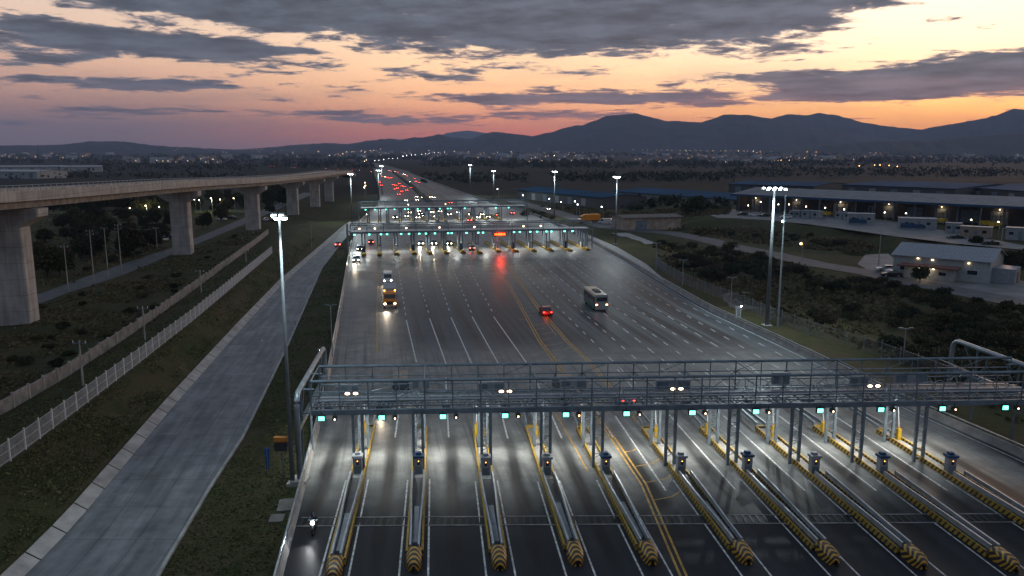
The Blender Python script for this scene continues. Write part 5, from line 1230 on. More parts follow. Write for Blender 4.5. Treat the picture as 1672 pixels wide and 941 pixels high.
for s0, s1 in ((-.6, Dp / 2), (Dp + .6, Dp / 2)):
    za, zb_ = 4.5, 6.75; b.add([Q(-.5, s0, za), Q(L + .6, s0, za), Q(L + .6, s1, zb_), Q(-.5, s1, zb_), Q(-.5, s0, za + .15), Q(L + .6, s0, za + .15), Q(L + .6, s1, zb_ + .15), Q(-.5, s1, zb_ + .15)], [(0, 1, 2, 3), (4, 5, 6, 7), (0, 1, 5, 4), (1, 2, 6, 5), (3, 0, 4, 7)])
ro = b.build('roof', M_roofw, of); b = MB()
for k in range(1, 26): x = L * k / 26; b.bar(Q(x, -.55, 4.69), Q(x, Dp / 2, 6.93), .05, .05)
b.build('roof_seam', M_roofw, ro)
b = MB(); b.add([Q(3.2, -3, -.2), Q(13.2, -3, -.2), Q(13.2, -.003, -.2), Q(3.2, -.003, -.2), Q(3.2, -3, 2.6), Q(13.2, -3, 2.6), Q(13.2, -.003, 2.6), Q(3.2, -.003, 2.6)], [(1, 2, 6, 5), (3, 0, 4, 7), (4, 5, 6, 7)]); b.quad(Q(3.2, -3, -.2), Q(6.4, -3, -.2), Q(6.4, -3, 2.6), Q(3.2, -3, 2.6)); b.quad(Q(8, -3, -.2), Q(13.2, -3, -.2), Q(13.2, -3, 2.6), Q(8, -3, 2.6)); b.build('porch_wall', M_wallw, of)
b = MB(); b.frame(Q(8, -2.3, 2.85), ex * 6, ey * 2.2, Vector((0, 0, .16))); b.build('porch_canopy', M_brick, of)
for x, y_, z, w, h in ((2, -.02, 1.9, 1.0, 1.2), (16.2, -.02, 2.0, 2.0, 1.0), (11, -3.02, 1.5, 1.5, .8)):
    b = MB(); b.frame(Q(x, y_, z), ex * (w / 2 + .08), ey * .03, Vector((0, 0, h / 2 + .08))); o = b.build('window', M_white_p, of); b = MB(); b.frame(Q(x, y_ - .035, z), ex * (w / 2), ey * .01, Vector((0, 0, h / 2))); b.build('pane', M_glass, o)
b = MB(); b.frame(Q(7.2, -2.4, 1.1), ex * .7, ey * .04, Vector((0, 0, 1.2))); b.build('door', M_dark, of)
for x, y_, z in ((6.2, -3.3, 2.45), (9.2, -3.3, 2.45), (5.2, -.3, 4.2), (8.2, -.3, 4.1), (15.4, -.3, 4.0)):
    b = MB(); b.frame(Q(x, y_, z), ex * .2, ey * .1, Vector((0, 0, .1))); b.build('wall_lamp', M_win3, of)
light('POINT', Q(7.5, -3.6, 2.2), 120, (1, .78, .5), .2)
b = MB(); b.frame(Q(L + 2.2, 5.2, 1.6), ex * 2.2, ey * 3.2, Vector((0, 0, 1.6))); o = b.build('side_shed', M_panel, of); b = MB(); b.frame(Q(L + 4.45, 5, 1.2), ex * .03, ey * .7, Vector((0, 0, 1.1))); b.build('door', M_brick, o)
b = MB(); b.frame(Q(L + .1, 12.4, 2.0), ex * .08, ey * .45, Vector((0, 0, .3))); b.build('lit_window', M_win, of)
# long open-fronted warehouse
p0 = U(1202, 344, 3.0); p1 = U(1672, 373, 3.0); ex, ey, L = axes(p0, p1); L += 60; Dp = 34
wh = thing('warehouse', 'long low warehouse with a pale metal roof and open columned front facing the yard', 'warehouse', p0)
Q = lambda x, y_, z: p0 + ex * x + ey * y_ + Vector((0, 0, z))
M_wall_d = mat('grey_sheet_wall', (.07, .072, .075), .7, var=.25)
b = MB(); b.add([Q(0, Dp, 0), Q(L, Dp, 0), Q(L, Dp, 7), Q(0, Dp, 7), Q(0, 0, 0), Q(0, 0, 7.2), Q(L, 0, 0), Q(L, 0, 7.2), Q(0, Dp / 2, 9), Q(L, Dp / 2, 9)], [(0, 1, 2, 3), (4, 0, 3, 8, 5), (6, 7, 9, 2, 1)]); b.quad(Q(0, 9, 0), Q(L, 9, 0), Q(L, 9, 6.9), Q(0, 9, 6.9)); b.build('wall', M_wall_d, wh)
b = MB()
for s0, s1 in ((-3.5, Dp / 2), (Dp + .6, Dp / 2)): b.add([Q(-1, s0, 6.9), Q(L, s0, 6.9), Q(L, s1, 9.2), Q(-1, s1, 9.2), Q(-1, s0, 7.25), Q(L, s0, 7.25), Q(L, s1, 9.5), Q(-1, s1, 9.5)], [(0, 1, 2, 3), (4, 5, 6, 7), (0, 1, 5, 4), (3, 0, 4, 7)])
ro = b.build('roof', mat('long_metal_roof', (.12, .14, .16), .7, .0, var=.25, scale=.3), wh); b = MB()
for k in range(1, 60): x = L * k / 60; b.bar(Q(x, -3.4, 7.28), Q(x, Dp / 2, 9.53), .09, .05)
b.build('roof_seam', M_roofw, ro)
b = MB(); b.bar(Q(-1, -3.56, 6.9), Q(L, -3.56, 6.9), .1, .8); b.build('fascia', M_blue, wh)
rw = random.Random(4)
for k in range(24):
    x = 1.5 + k * (L - 3) / 23; b = MB(); b.frame(Q(x, -.4, 3.5), ex * .25, ey * .25, Vector((0, 0, 3.5))); b.build('column', M_steeld, wh)
for k in range(17):
    x = 4 + k * 9.4; b = MB(); b.frame(Q(x, 8.9, 2.3), ex * rw.uniform(1.6, 3), ey * .06, Vector((0, 0, 2.2))); b.build('roller_door', rw.choice([M_panel, M_steeld, M_wall_d]), wh)
    if k % 2 == 0: b = MB(); b.ball(Q(x, 8.6, 5.2), .14, 6, 4); b.build('wall_lamp', M_street, wh); light('POINT', Q(x, 7.6, 4.6), 60, (1, .72, .4), .25)
# site cabins in the yard
M_cabin = mat('cabin_panel', (.22, .245, .26), .6, var=.15)
def cabin(px, py, w, d, h, rz, label, mural=False, m=None):
    p = U(px, py, 3.0); t = thing('site_cabin', label, 'cabin', p); ex_ = Vector((math.cos(rz), math.sin(rz), 0)); ey_ = Vector((-ex_.y, ex_.x, 0)); q = lambda x, y_, z: p + ex_ * x + ey_ * y_ + Vector((0, 0, z))
    b = MB(); b.frame(q(0, d / 2, h / 2), ex_ * (w / 2), ey_ * (d / 2), Vector((0, 0, h / 2))); b.build('wall', m or M_cabin, t)
    b = MB(); b.frame(q(0, d / 2, h + .1), ex_ * (w / 2 + .15), ey_ * (d / 2 + .15), Vector((0, 0, .09))); b.build('roof', M_roofw, t)
    for x in (-.3, .28):
        b = MB(); b.frame(q(w * x, -.03, h * .58), ex_ * .55, ey_ * .025, Vector((0, 0, .4))); b.build('window', M_glass, t)
    b = MB(); b.frame(q(w * .02, -.03, h * .4), ex_ * .42, ey_ * .02, Vector((0, 0, h * .38))); b.build('door', M_steeld, t)
    if mural:
        b = MB(); pts = [(-.46, .12), (.22, .12), (.2, .42), (.1, .55), (-.02, .48), (-.16, .66), (-.3, .55), (-.46, .6)]; b.add([q(w * x, -.06, h * z) for x, z in pts], [tuple(range(8))]); b.build('blue_panel', M_blue, t)
ang = math.atan2(ex.y, ex.x)
cabin(1322, 357, 7, 3, 2.8, ang, 'white site cabin third from the warehouse gable, beside a yard lamp'); cabin(1297, 355, 4, 3, 2.4, ang, 'small white site cabin nearest the warehouse gable'); cabin(1375, 358, 6, 3, 2.4, ang, 'low white site cabin behind the cabin with the smaller blue panel')
cabin(1406, 367, 8.5, 5, 3.6, ang + .5, 'tall white site cabin with a blue panel at the yard edge, nearer the gable', True); cabin(1498, 375, 11, 6, 3.4, ang + .45, 'largest white site cabin with a big blue panel at the yard edge', True)
cabin(1556, 381, 4.4, 3, 3.0, ang + .3, 'narrow white cabin at the yard edge before the beige container'); cabin(1592, 388, 8, 3.5, 3.0, ang + .2, 'beige container between the narrow cabin and the last yard lamp', m=mat('beige_container', (.26, .20, .16), .7)); cabin(1664, 393, 7, 4, 3.4, ang + .2, 'white cabin at the end of the yard past the last yard lamp')
# yellow forklifts under the warehouse front
fk = thing('forklift', 'yellow forklift', 'forklift')
b = MB(); b.box((0, -.2, .7), (1.2, 2.0, .8)); b.build('body', M_yelp, fk); b = MB()
for x in (-.5, .5):
    for y_ in (-.8, .4): b.tube((x, y_, 1.1), (x, y_ * .9, 2.2), .04, n=6)
b.box((0, -.2, 2.25), (1.15, 1.4, .06)); b.build('cage', M_dark, fk)
b = MB()
for x in (-.35, .35): b.tube((x, .95, .2), (x, .95, 2.9), .06, n=6)
b.tube((-.35, .95, 2.85), (.35, .95, 2.85), .05, n=6); b.build('mast', M_steeld, fk); b = MB()
for x in (-.35, .35): b.box((x, 1.5, .25), (.14, 1.1, .06))
b.bar((-.4, 1.02, .4), (.4, 1.02, .4), .08, .3); b.build('fork', M_steeld, fk)
for x in (-.5, .5):
    for y_ in (-.8, .6): wheel(fk, x, y_, .3, .2)
FK = proto(fk)
for i, (x, y_) in enumerate([(30, -1.5), (41, 1), (47, -2), (52, 2), (58, 0), (84, -1), (97, 1), (101, -2), (118, 0)]):
    FK.put(Q(x, y_ - 2, 0), R(40 * i), 'yellow forklift under the warehouse front, %s from the gable end' % ORD[i], 'yellow forklifts at the warehouse', 1.7)
# low warehouses with blue roofs behind
def shed(name, pxa, pxb, z, Dp, label, roofm, wallm=None, rise=1.5):
    a = U(*pxa, z); c = U(*pxb, z); ex_, ey_, L_ = axes(a, c); t = thing(name, label, 'warehouse', (a.x, a.y, 0)); q = lambda x, y_, zz: Vector((a.x, a.y, 0)) + ex_ * x + ey_ * y_ + Vector((0, 0, zz))
    b = MB(); b.add([q(0, 0, -.6), q(L_, 0, -.6), q(L_, Dp, -.6), q(0, Dp, -.6), q(0, 0, z), q(L_, 0, z), q(L_, Dp, z), q(0, Dp, z), q(0, Dp / 2, z + rise), q(L_, Dp / 2, z + rise)], [(0, 1, 5, 4), (2, 3, 7, 6), (1, 2, 6, 9, 5), (3, 0, 4, 8, 7)]); b.build('wall', wallm or M_wall_d, t)
    b = MB()
    for s0, s1 in ((-.8, Dp / 2), (Dp + .8, Dp / 2)): b.add([q(-.6, s0, z), q(L_ + .6, s0, z), q(L_ + .6, s1, z + rise + .1), q(-.6, s1, z + rise + .1), q(-.6, s0, z + .25), q(L_ + .6, s0, z + .25), q(L_ + .6, s1, z + rise + .35), q(-.6, s1, z + rise + .35)], [(0, 1, 2, 3), (4, 5, 6, 7), (0, 1, 5, 4), (1, 2, 6, 5), (3, 0, 4, 7)])
    b.build('roof', roofm, t)
    for k in range(int(L_ / 14)):
        b = MB(); b.frame(q(7 + k * 14, -.06, z * .4), ex_ * 2.2, ey_ * .05, Vector((0, 0, z * .38))); b.build('door', M_panel if k % 2 else M_steeld, t)
    return t
M_bluer = mat('blue_metal_roof', (.010, .060, .125), .9, var=.25, scale=.05, spec=.05)
shed('blue_warehouse', (845, 310.5), (985, 324), 5, 26, 'blue-roofed low warehouse behind the mast where the road bends', M_bluer); shed('blue_warehouse', (1000, 313), (1205, 327), 5, 46, 'widest blue-roofed warehouse between the slip road mast and the long warehouse', M_bluer, M_concd)
shed('blue_warehouse', (1190, 301), (1330, 305), 6, 60, 'blue-roofed warehouse just behind the long warehouse gable', M_bluer); shed('blue_warehouse', (1375, 302), (1560, 309), 7, 90, 'large dim blue-roofed hall behind the long warehouse roof', M_bluer); shed('blue_warehouse', (1560, 305), (1720, 316), 7, 90, 'blue-roofed hall behind the long warehouse at its far end', M_bluer)
M_ruin = mat('beige_ruin_wall', (.30, .25, .20), .8, var=.35, scale=.5)
r_ = shed('low_building', (1018, 357), (1112, 355), 4.2, 12, 'low beige block building with dark openings beside the service road', M_dirt, M_ruin, .6)
for i, (a, c, l_) in enumerate([((-30, 273), (95, 272.5), 'long white warehouse far behind the viaduct parapet above the big pier'), ((98, 273), (166, 272.5), 'white shed far behind the viaduct deck, next to the long white warehouse'), ((-60, 280), (60, 281), 'pale low shed just above the viaduct parapet in front of the long white warehouse')]): shed('white_warehouse', a, c, 7, 40, l_, M_roofw, M_wallw)
# ================================================================ SIGNS AND ROADSIDE BITS
c = P1(-.9, -2.0, 0); q = UY(459, 724.5, c.y); t = thing('message_sign', 'orange-topped black message box facing away beside the nearest gantry end post', 'sign', (q.x, q.y, 0))
b = MB(); b.frame(q + Vector((0, 0, -.2)), Vector((.55, 0, 0)), Vector((0, .2, 0)), Vector((0, 0, .42))); b.build('box', M_dark, t); b = MB(); b.frame(q + Vector((0, 0, .4)), Vector((.57, 0, 0)), Vector((0, .22, 0)), Vector((0, 0, .2))); b.build('hood', mat('dull_orange_paint', (.42, .16, .02), .6), t)
b = MB(); b.bar(q + Vector((.5, .1, -.3)), Vector((c.x, c.y, q.z - .3)), .08, .08); b.tube((q.x, q.y + .1, -.5), (q.x, q.y + .1, q.z - .5), .06, n=6); b.build('bracket', M_steeld, t)
p = G(438, 776); q = UY(437, 737, p.y); t = thing('flag_sign', 'narrow blue tapered flag sign standing on the grass bank', 'sign', p)
b = MB(); b.tube(p - Vector((0, 0, .2)), Vector((p.x, p.y, q.z + .3)), .04, n=6); b.build('pole', M_steel, t); b = MB(); b.add([(p.x - .28, p.y - .03, q.z + .3), (p.x + .28, p.y - .03, q.z + .3), (p.x + .12, p.y - .03, p.z + .5), (p.x - .1, p.y - .03, p.z + .5), (p.x - .28, p.y + .03, q.z + .3), (p.x + .28, p.y + .03, q.z + .3), (p.x + .12, p.y + .03, p.z + .5), (p.x - .1, p.y + .03, p.z + .5)], [(0, 3, 2, 1), (4, 5, 6, 7), (0, 1, 5, 4), (1, 2, 6, 5), (3, 0, 4, 7)]); b.build('flag', mat('blue_flag_cloth', (.02, .07, .22), .7), t)
p = G(1205, 518); t = thing('roadside_cabinet', 'white roadside cabinet with a small bright lamp beside the chain-link fence', 'cabinet', p); b = MB(); b.box(p + Vector((0, 0, .85)), (.8, .6, 1.7)); b.build('body', M_white_p, t); b = MB(); b.box(p + Vector((0, 0, 1.75)), (.95, .75, .1)); b.build('lid', M_panel, t); b = MB(); b.box(p + Vector((0, -.31, .85)), (.6, .02, 1.3)); b.build('door', M_panel, t); b = MB(); b.ball(p + Vector((.42, -.2, 1.95)), .13, 8, 5); b.build('lamp', M_streetw, t)
for px, py, w, d, rz, lab in ((470, 826, 1.5, 2.2, 10, 'concrete pad around the near floodlight mast base'), (452, 848, 1.1, 1.3, 6, 'flat concrete pad lying in the grass below the gantry end post')):
    p = G(px, py); b = MB(); b.box(p + Vector((0, 0, .02)), (w, d, .22), R(rz)); o = b.build('concrete_pad', M_dirt); tag(o, lab, 'pad')
p = G(540, 706); p = G(506, 800); 
# ================================================================ VEGETATION
M_bark = mat('dark_bark', (.05, .04, .03), .9, var=.3, scale=4)
def leaf_mat(name, c):
    m = bpy.data.materials.new(name); t, n, l = nt(m); b = n['Principled BSDF']; b.inputs['Roughness'].default_value = .75; b.inputs['Specular IOR Level'].default_value = .2
    oi = n.new('ShaderNodeObjectInfo'); geo = n.new('ShaderNodeNewGeometry')
    q = n.new('ShaderNodeTexNoise'); q.inputs['Scale'].default_value = 1.1; q.inputs['Detail'].default_value = 4; l.new(geo.outputs['Position'], q.inputs['Vector'])
    ad = n.new('ShaderNodeMath'); ad.operation = 'MULTIPLY_ADD'; ad.inputs[1].default_value = .5; l.new(oi.outputs['Random'], ad.inputs[0]); l.new(q.outputs['Fac'], ad.inputs[2])
    mx = n.new('ShaderNodeMapRange'); mx.inputs[1].default_value = .4; mx.inputs[2].default_value = 1.0; mx.inputs[3].default_value = .5; mx.inputs[4].default_value = 1.5; l.new(ad.outputs[0], mx.inputs[0])
    vm = n.new('ShaderNodeVectorMath'); vm.operation = 'SCALE'; vm.inputs[0].default_value = c; l.new(mx.outputs[0], vm.inputs['Scale']); l.new(vm.outputs[0], b.inputs['Base Color'])
    return m
M_leaf = [leaf_mat('dark_green_leaves', (.024, .032, .013)), leaf_mat('olive_leaves', (.036, .037, .015)), leaf_mat('dry_scrub_leaves', (.056, .045, .024))]
M_dry = leaf_mat('dry_weed_leaves', (.085, .070, .035))
def crown_mesh(r, h, z0, n, lobes, seed, leaf=.34):
    rr = random.Random(seed); b = MB(); L = [(rr.uniform(-.6, .6) * r, rr.uniform(-.6, .6) * r, z0 + h * rr.uniform(.25, .8), r * rr.uniform(.38, .68), h * rr.uniform(.22, .4)) for _ in range(lobes)]
    for k in range(n):
        cx, cy_, cz, lr, lh = rr.choice(L); th = rr.uniform(0, 2 * PI); ph = math.acos(rr.uniform(-.75, 1)); q = rr.uniform(.55, 1.08)
        c = Vector((cx + lr * q * math.sin(ph) * math.cos(th), cy_ + lr * q * math.sin(ph) * math.sin(th), max(z0 * .5 + .05, cz + lh * q * math.cos(ph))))
        s = leaf * rr.uniform(.6, 1.5); a = Vector((rr.gauss(0, 1), rr.gauss(0, 1), rr.gauss(0, .6))).normalized(); u = a.cross(Vector((rr.gauss(0, 1), rr.gauss(0, 1), rr.gauss(0, 1)))).normalized(); v = a.cross(u)
        b.add([c - u * s - v * s * .5, c + u * s * .3 - v * s * .6, c + u * s + v * s * .3, c - u * s * .2 + v * s * .7], [(0, 1, 2, 3)])
    return b
def make_tree(name, label, cat, r, h, trunk, seed, lm, n=900, lobes=9, leaf=.34):
    t = thing(name, label, cat); b = MB(); rr = random.Random(seed)
    b.path([(0, 0, -.4), (rr.uniform(-.1, .1), rr.uniform(-.1, .1), trunk), (rr.uniform(-.3, .3), rr.uniform(-.3, .3), trunk + h * .5)], [.05 * r + .05, .04 * r + .03, .03], 6)
    for k in range(5):
        a = k * 1.3 + rr.random(); b.path([(0, 0, trunk * .7 + .1 * k), (math.cos(a) * r * .35, math.sin(a) * r * .35, trunk + h * .35), (math.cos(a) * r * .7, math.sin(a) * r * .7, trunk + h * .6)], [.03 * r, .02 * r, .012], 5)
    b.build('trunk', M_bark, t); crown_mesh(r, h, trunk, n, lobes, seed, leaf).build('crown', lm, t)
    return t
BUSH = [proto(make_tree('shrub', 'shrub', 'shrub', 1.5 + .35 * k, 1.6 + .25 * k, .3, 30 + k, M_leaf[k % 3], 1100, 9, .17)) for k in range(5)]
TREE = [proto(make_tree('tree', 'tree', 'tree', 2.6 + .4 * k, 4.4 + .6 * k, 1.3, 60 + k, M_leaf[k % 2], 1700, 12, .30)) for k in range(4)]
rv = random.Random(21)
def inpoly(x, y, P):
    c = False; j = len(P) - 1
    for i in range(len(P)):
        if (P[i][1] > y) != (P[j][1] > y) and x < (P[j][0] - P[i][0]) * (y - P[i][1]) / (P[j][1] - P[i][1]) + P[i][0]: c = not c
        j = i
    return c
def scatter(poly, n, kinds, label, group, smin=.7, smax=1.5, near_bias=1.0, avoid=0):
    xs = [p[0] for p in poly]; ys = [p[1] for p in poly]; k = 0; tries = 0
    while k < n and tries < n * 40:
        tries += 1; px, py = rv.uniform(min(xs), max(xs)), lerp(min(ys), max(ys), rv.random() ** near_bias)
        if not inpoly(px, py, poly): continue
        p = G(px, py)
        if p.y < 700 and pl_dist((p.x, p.y), SERVW) < 6.5: continue
        s = rv.uniform(smin, smax); rv.choice(kinds).put(p - Vector((0, 0, .1)), rv.uniform(0, 6.28), label, group, (s * rv.uniform(.85, 1.2), s * rv.uniform(.85, 1.2), s * rv.uniform(.75, 1.15))); k += 1
# the scrub between the outbound barrier and the service road
scatter([(1060, 395), (1240, 418), (1330, 440), (1240, 462), (1180, 470), (1110, 440)], 70, BUSH, 'dark shrub in the thicket between the slip road and the service road', 'shrubs by the slip road', .6, 1.0)
scatter([(1290, 452), (1440, 464), (1672, 512), (1672, 560), (1500, 500), (1350, 480)], 60, BUSH, 'dark low bush along the edge of the service road below the office', 'bushes below the office', .5, .85)
scatter([(1440, 500), (1672, 560), (1672, 690), (1560, 640), (1440, 575)], 75, BUSH, 'dark bush in the thicket behind the chain-link fence', 'bushes behind the fence', .55, .95)
scatter([(1270, 480), (1400, 500), (1420, 560), (1330, 545), (1270, 520)], 8, BUSH, 'lone low shrub on the dry slope behind the wide-crowned mast', 'shrubs on the dry slope', .5, .9)
scatter([(1130, 372), (1330, 378), (1440, 398), (1400, 410), (1250, 400), (1140, 386)], 16, BUSH, 'low shrub on the eroded bank below the warehouse yard', 'shrubs on the yard bank', .5, .9)
scatter([(1470, 395), (1672, 420), (1672, 445), (1640, 440), (1500, 405)], 16, BUSH + TREE[:1], 'shrub on the bank behind the small office building', 'shrubs behind the office', .6, 1.1)
for px, py, s, lab in ((1135, 352, 1.1, 'pair of dark trees beside the low beige building, the taller one'), (1122, 353, .85, 'pair of dark trees beside the low beige building, the smaller one'), (1502, 462, .6, 'small dark tree on the kerb in front of the lit porch'), (1664, 452, .8, 'round dark tree past the gable of the small office building')):
    TREE[rv.randrange(4)].put(G(px, py), rv.uniform(0, 6), lab, None, s)
# trees and scrub to the side of the viaduct
scatter([(62, 352), (280, 346), (282, 400), (200, 425), (62, 475)], 62, BUSH[:3] + TREE, 'dark tree or tall scrub between the first two viaduct piers', 'scrub beyond the side road', .6, 1.15)
scatter([(318, 322), (400, 318), (402, 362), (380, 358), (318, 385)], 30, TREE + BUSH[:2], 'dark tree beyond the side road, between the second and third viaduct piers', 'trees behind the second span', .6, 1.1)
scatter([(428, 300), (470, 300), (470, 345), (430, 352)], 20, TREE, 'dark tree seen under the third viaduct span', 'trees behind the third span', .7, 1.1)
scatter([(80, 338), (290, 338), (290, 346), (80, 352)], 40, TREE, 'tree in the belt by the lit compound beyond the scrub', 'trees by the lit compound', .8, 1.3)
scatter([(62, 500), (280, 430), (400, 380), (410, 392), (250, 515), (100, 600), (0, 650), (0, 560)], 26, BUSH, 'low weedy shrub on the bare strip between side road and panel wall', 'weeds by the panel wall', .3, .6)
scatter([(0, 690), (260, 540), (430, 415), (440, 418), (300, 560), (100, 700)], 0, BUSH, '', '')
scatter([(845, 345), (880, 350), (925, 358), (905, 362), (860, 355)], 12, BUSH, 'clipped shrub in the planted strip at the far gantry end', 'shrubs in the planted strip', .5, .8)
# weeds, low scrub and grass that nobody could count
def cover(name, label, polys, n, m, seed, size, hgt, quads=3, thr=.36):
    rr = random.Random(seed); b = MB()
    for poly, share in polys:
        xs = [p[0] for p in poly]; ys = [p[1] for p in poly]; k = 0; goal = int(n * share); tr = 0
        while k < goal and tr < goal * 12:
            tr += 1; px, py = rr.uniform(min(xs), max(xs)), rr.uniform(min(ys), max(ys))
            if not inpoly(px, py, poly): continue
            p = G(px, py)
            if fbm(p.x / 7, p.y / 7, 3, seed) < thr + .14 * rr.random(): continue
            if p.x < -8 and ((C_(p.y) - 1.7 < p.x < B_(p.y) + .5) or B_(p.y) < p.x < B_(p.y) + .5): continue
            if inpoly(px, py, [(1285, 455), (1440, 478), (1480, 520), (1400, 562), (1300, 530), (1262, 490)]) and rr.random() < .8: continue
            if p.x > 0 and pl_dist((p.x, p.y), SERVW) < 5.5: continue
            k += 1; s = size * rr.uniform(.5, 1.5) * (p.y / 110) ** .5
            for q in range(quads):
                a = rr.uniform(0, 2 * PI); u = Vector((math.cos(a), math.sin(a), 0)) * s; tilt = Vector((rr.gauss(0, .5), rr.gauss(0, .5), 1)).normalized() * (hgt * rr.uniform(.4, 1.3) * s / size); o = p + Vector((rr.gauss(0, s), rr.gauss(0, s), -.05))
                b.add([o - u * .5, o + u * .5, o + u * .35 + tilt, o - u * .2 + tilt * .8], [(0, 1, 2, 3)])
    o = b.build(name, m); tag(o, label, 'ground cover', kind='stuff')
RIGHTP = [([(1060, 392), (1240, 416), (1330, 440), (1440, 466), (1672, 512), (1672, 690), (1560, 640), (1440, 575), (1300, 530), (1200, 490), (1110, 450)], .62), ([(1060, 366), (1330, 376), (1440, 396), (1400, 412), (1250, 402), (1100, 378)], .18), ([(1470, 395), (1672, 418), (1672, 448), (1640, 440), (1500, 402)], .08), ([(850, 335), (1010, 345), (1190, 338), (1190, 350), (1010, 365)], .12)]
cover('undergrowth', 'olive brown low scrub and weeds covering the ground beyond the outbound barrier', RIGHTP, 14000, M_dry, 41, .6, .42)
cover('undergrowth', 'dark weeds and dry grass on the ground around the viaduct piers', [([(62, 345), (280, 345), (284, 402), (62, 480)], .3), ([(62, 505), (285, 418), (420, 372), (440, 385), (260, 520), (0, 672), (0, 540)], .7)], 5000, M_dry, 43, .5, .24)
cover('grass', 'short tufted grass on the bank between white fence and frontage road', [([(0, 770), (216, 606), (448, 415), (520, 385), (500, 408), (400, 522), (262, 662), (105, 830), (0, 930)], .7), ([(0, 690), (255, 530), (440, 390), (448, 408), (320, 516), (90, 695), (0, 760)], .3)], 26000, leaf_mat('bank_grass', (.078, .082, .034)), 47, .26, .13, 2, .25)
cover('grass', 'rough grass on the strip between frontage road and plaza barrier', [([(350, 775), (445, 615), (505, 495), (532, 435), (565, 395), (555, 500), (535, 600), (515, 690), (480, 820), (450, 941), (262, 941)], 1.0)], 13000, leaf_mat('strip_grass', (.074, .082, .032)), 53, .26, .13, 2, .25)
# far tree belts read as one mass
def belt(name, strips, m, seed, leaf=1.6):
    rr = random.Random(seed); b = MB()
    for (x0, x1, ya, yb, hh, n) in strips:
        for k in range(n):
            px = rr.uniform(x0, x1); py = rr.uniform(ya, yb); p = UGH(px, py); hgt = hh * rr.uniform(.4, 1.0) * (.5 + vnoise(px / 9.0, py / 2.0, seed)); sc = leaf * max(1, p.y / 1100)
            for q in range(7):
                c = p + Vector((rr.gauss(0, 1) * hgt * .5, rr.gauss(0, 1) * hgt * .5, rr.uniform(.05, 1) * hgt)); s = sc * rr.uniform(.6, 1.3); a = Vector((rr.gauss(0, 1), rr.gauss(0, 1), rr.gauss(0, .6))).normalized(); u = a.cross(Vector((rr.gauss(0, 1), rr.gauss(0, 1), rr.gauss(0, 1)))).normalized(); v = a.cross(u)
                b.add([c - u * s - v * s * .5, c + u * s * .4 - v * s * .6, c + u * s + v * s * .3, c - u * s * .2 + v * s * .7], [(0, 1, 2, 3)])
    o = b.build(name, m); tag(o, 'distant dark woods and hedgerows across the plain below the hills', 'woods', kind='stuff')
def UGH(px, py, h=0.0):                      # first ground point (plus h) along a pixel's ray, for far things
    y = 250.0; last = None
    while y < 7000:
        p = UY(px, py, y)
        if p.z <= GZ(p.x, y) + h: break
        y *= 1.03
    return Vector((p.x, y, GZ(p.x, y)))
belt('woods', [(0, 420, 286, 294, 7, 90), (160, 420, 270, 280, 9, 170), (0, 560, 254, 268, 10, 420), (430, 610, 262, 276, 8, 200), (560, 800, 256, 262, 11, 220), (690, 1000, 262, 274, 9, 330), (820, 1210, 268, 276, 9, 260), (900, 1200, 285, 298, 6, 240), (1060, 1440, 262, 272, 10, 420), (1180, 1672, 278, 290, 8, 330), (1420, 1672, 258, 268, 10, 260), (800, 1672, 250, 257, 9, 320), (690, 860, 284, 300, 4, 120), (1010, 1200, 330, 345, 3, 60)], leaf_mat('distant_woods', (.022, .030, .018)), 5)
# ================================================================ FAR CITY
HS = []
for k, (w, d, h, wc, rc) in enumerate([(12, 9, 5, (.30, .28, .26), (.18, .09, .06)), (9, 9, 6.5, (.36, .34, .33), (.16, .15, .15)), (16, 10, 7, (.26, .25, .26), (.12, .12, .14)), (26, 14, 7, (.34, .35, .37), (.20, .22, .25)), (11, 10, 10, (.28, .24, .21), (.14, .10, .08))]):
    t = thing('house', 'house', 'house'); b = MB(); b.add([(-w / 2, -d / 2, -2), (w / 2, -d / 2, -2), (w / 2, d / 2, -2), (-w / 2, d / 2, -2), (-w / 2, -d / 2, h), (w / 2, -d / 2, h), (w / 2, d / 2, h), (-w / 2, d / 2, h), (-w / 2, 0, h + 2.2), (w / 2, 0, h + 2.2)], [(0, 1, 5, 4), (2, 3, 7, 6), (1, 2, 6, 9, 5), (3, 0, 4, 8, 7)]); b.build('wall', mat('house_wall', wc, .8), t)
    b = MB()
    for s in (-1, 1): b.add([(-w / 2 - .5, s * (d / 2 + .5), h - .1), (w / 2 + .5, s * (d / 2 + .5), h - .1), (w / 2 + .5, 0, h + 2.4), (-w / 2 - .5, 0, h + 2.4)], [(0, 1, 2, 3)])
    b.build('roof', mat('house_roof', rc, .8), t)
    for x in (-.25, .22):
        b = MB(); b.box((w * x, -d / 2 - .05, h * .5), (1.5, .1, 1.3)); b.build('window', M_win if x > 0 else M_glass, t)
    HS.append(proto(t))
rc_ = random.Random(9)
HSPOT = []
for (x0, x1, ya, yb, n) in [(0, 200, 252, 262, 26), (200, 420, 258, 268, 26), (420, 700, 248, 258, 34), (700, 960, 250, 262, 56), (860, 1250, 252, 268, 72), (1250, 1420, 256, 266, 26), (1420, 1672, 252, 260, 14)]:
    for k in range(n): HSPOT.append((rc_.uniform(x0, x1), rc_.uniform(ya, yb)))
for px, py in HSPOT:
    p = UGH(px, py); q = rc_.randrange(5)
    HS[q].put(p, rc_.uniform(-.6, .6), ('small house with a reddish roof in the distant town', 'pale cube-like house in the distant town', 'wide grey house in the distant town', 'long pale shed among the distant town houses', 'tall narrow house in the distant town')[q], 'houses of the distant town', rc_.uniform(1.0, 1.7))
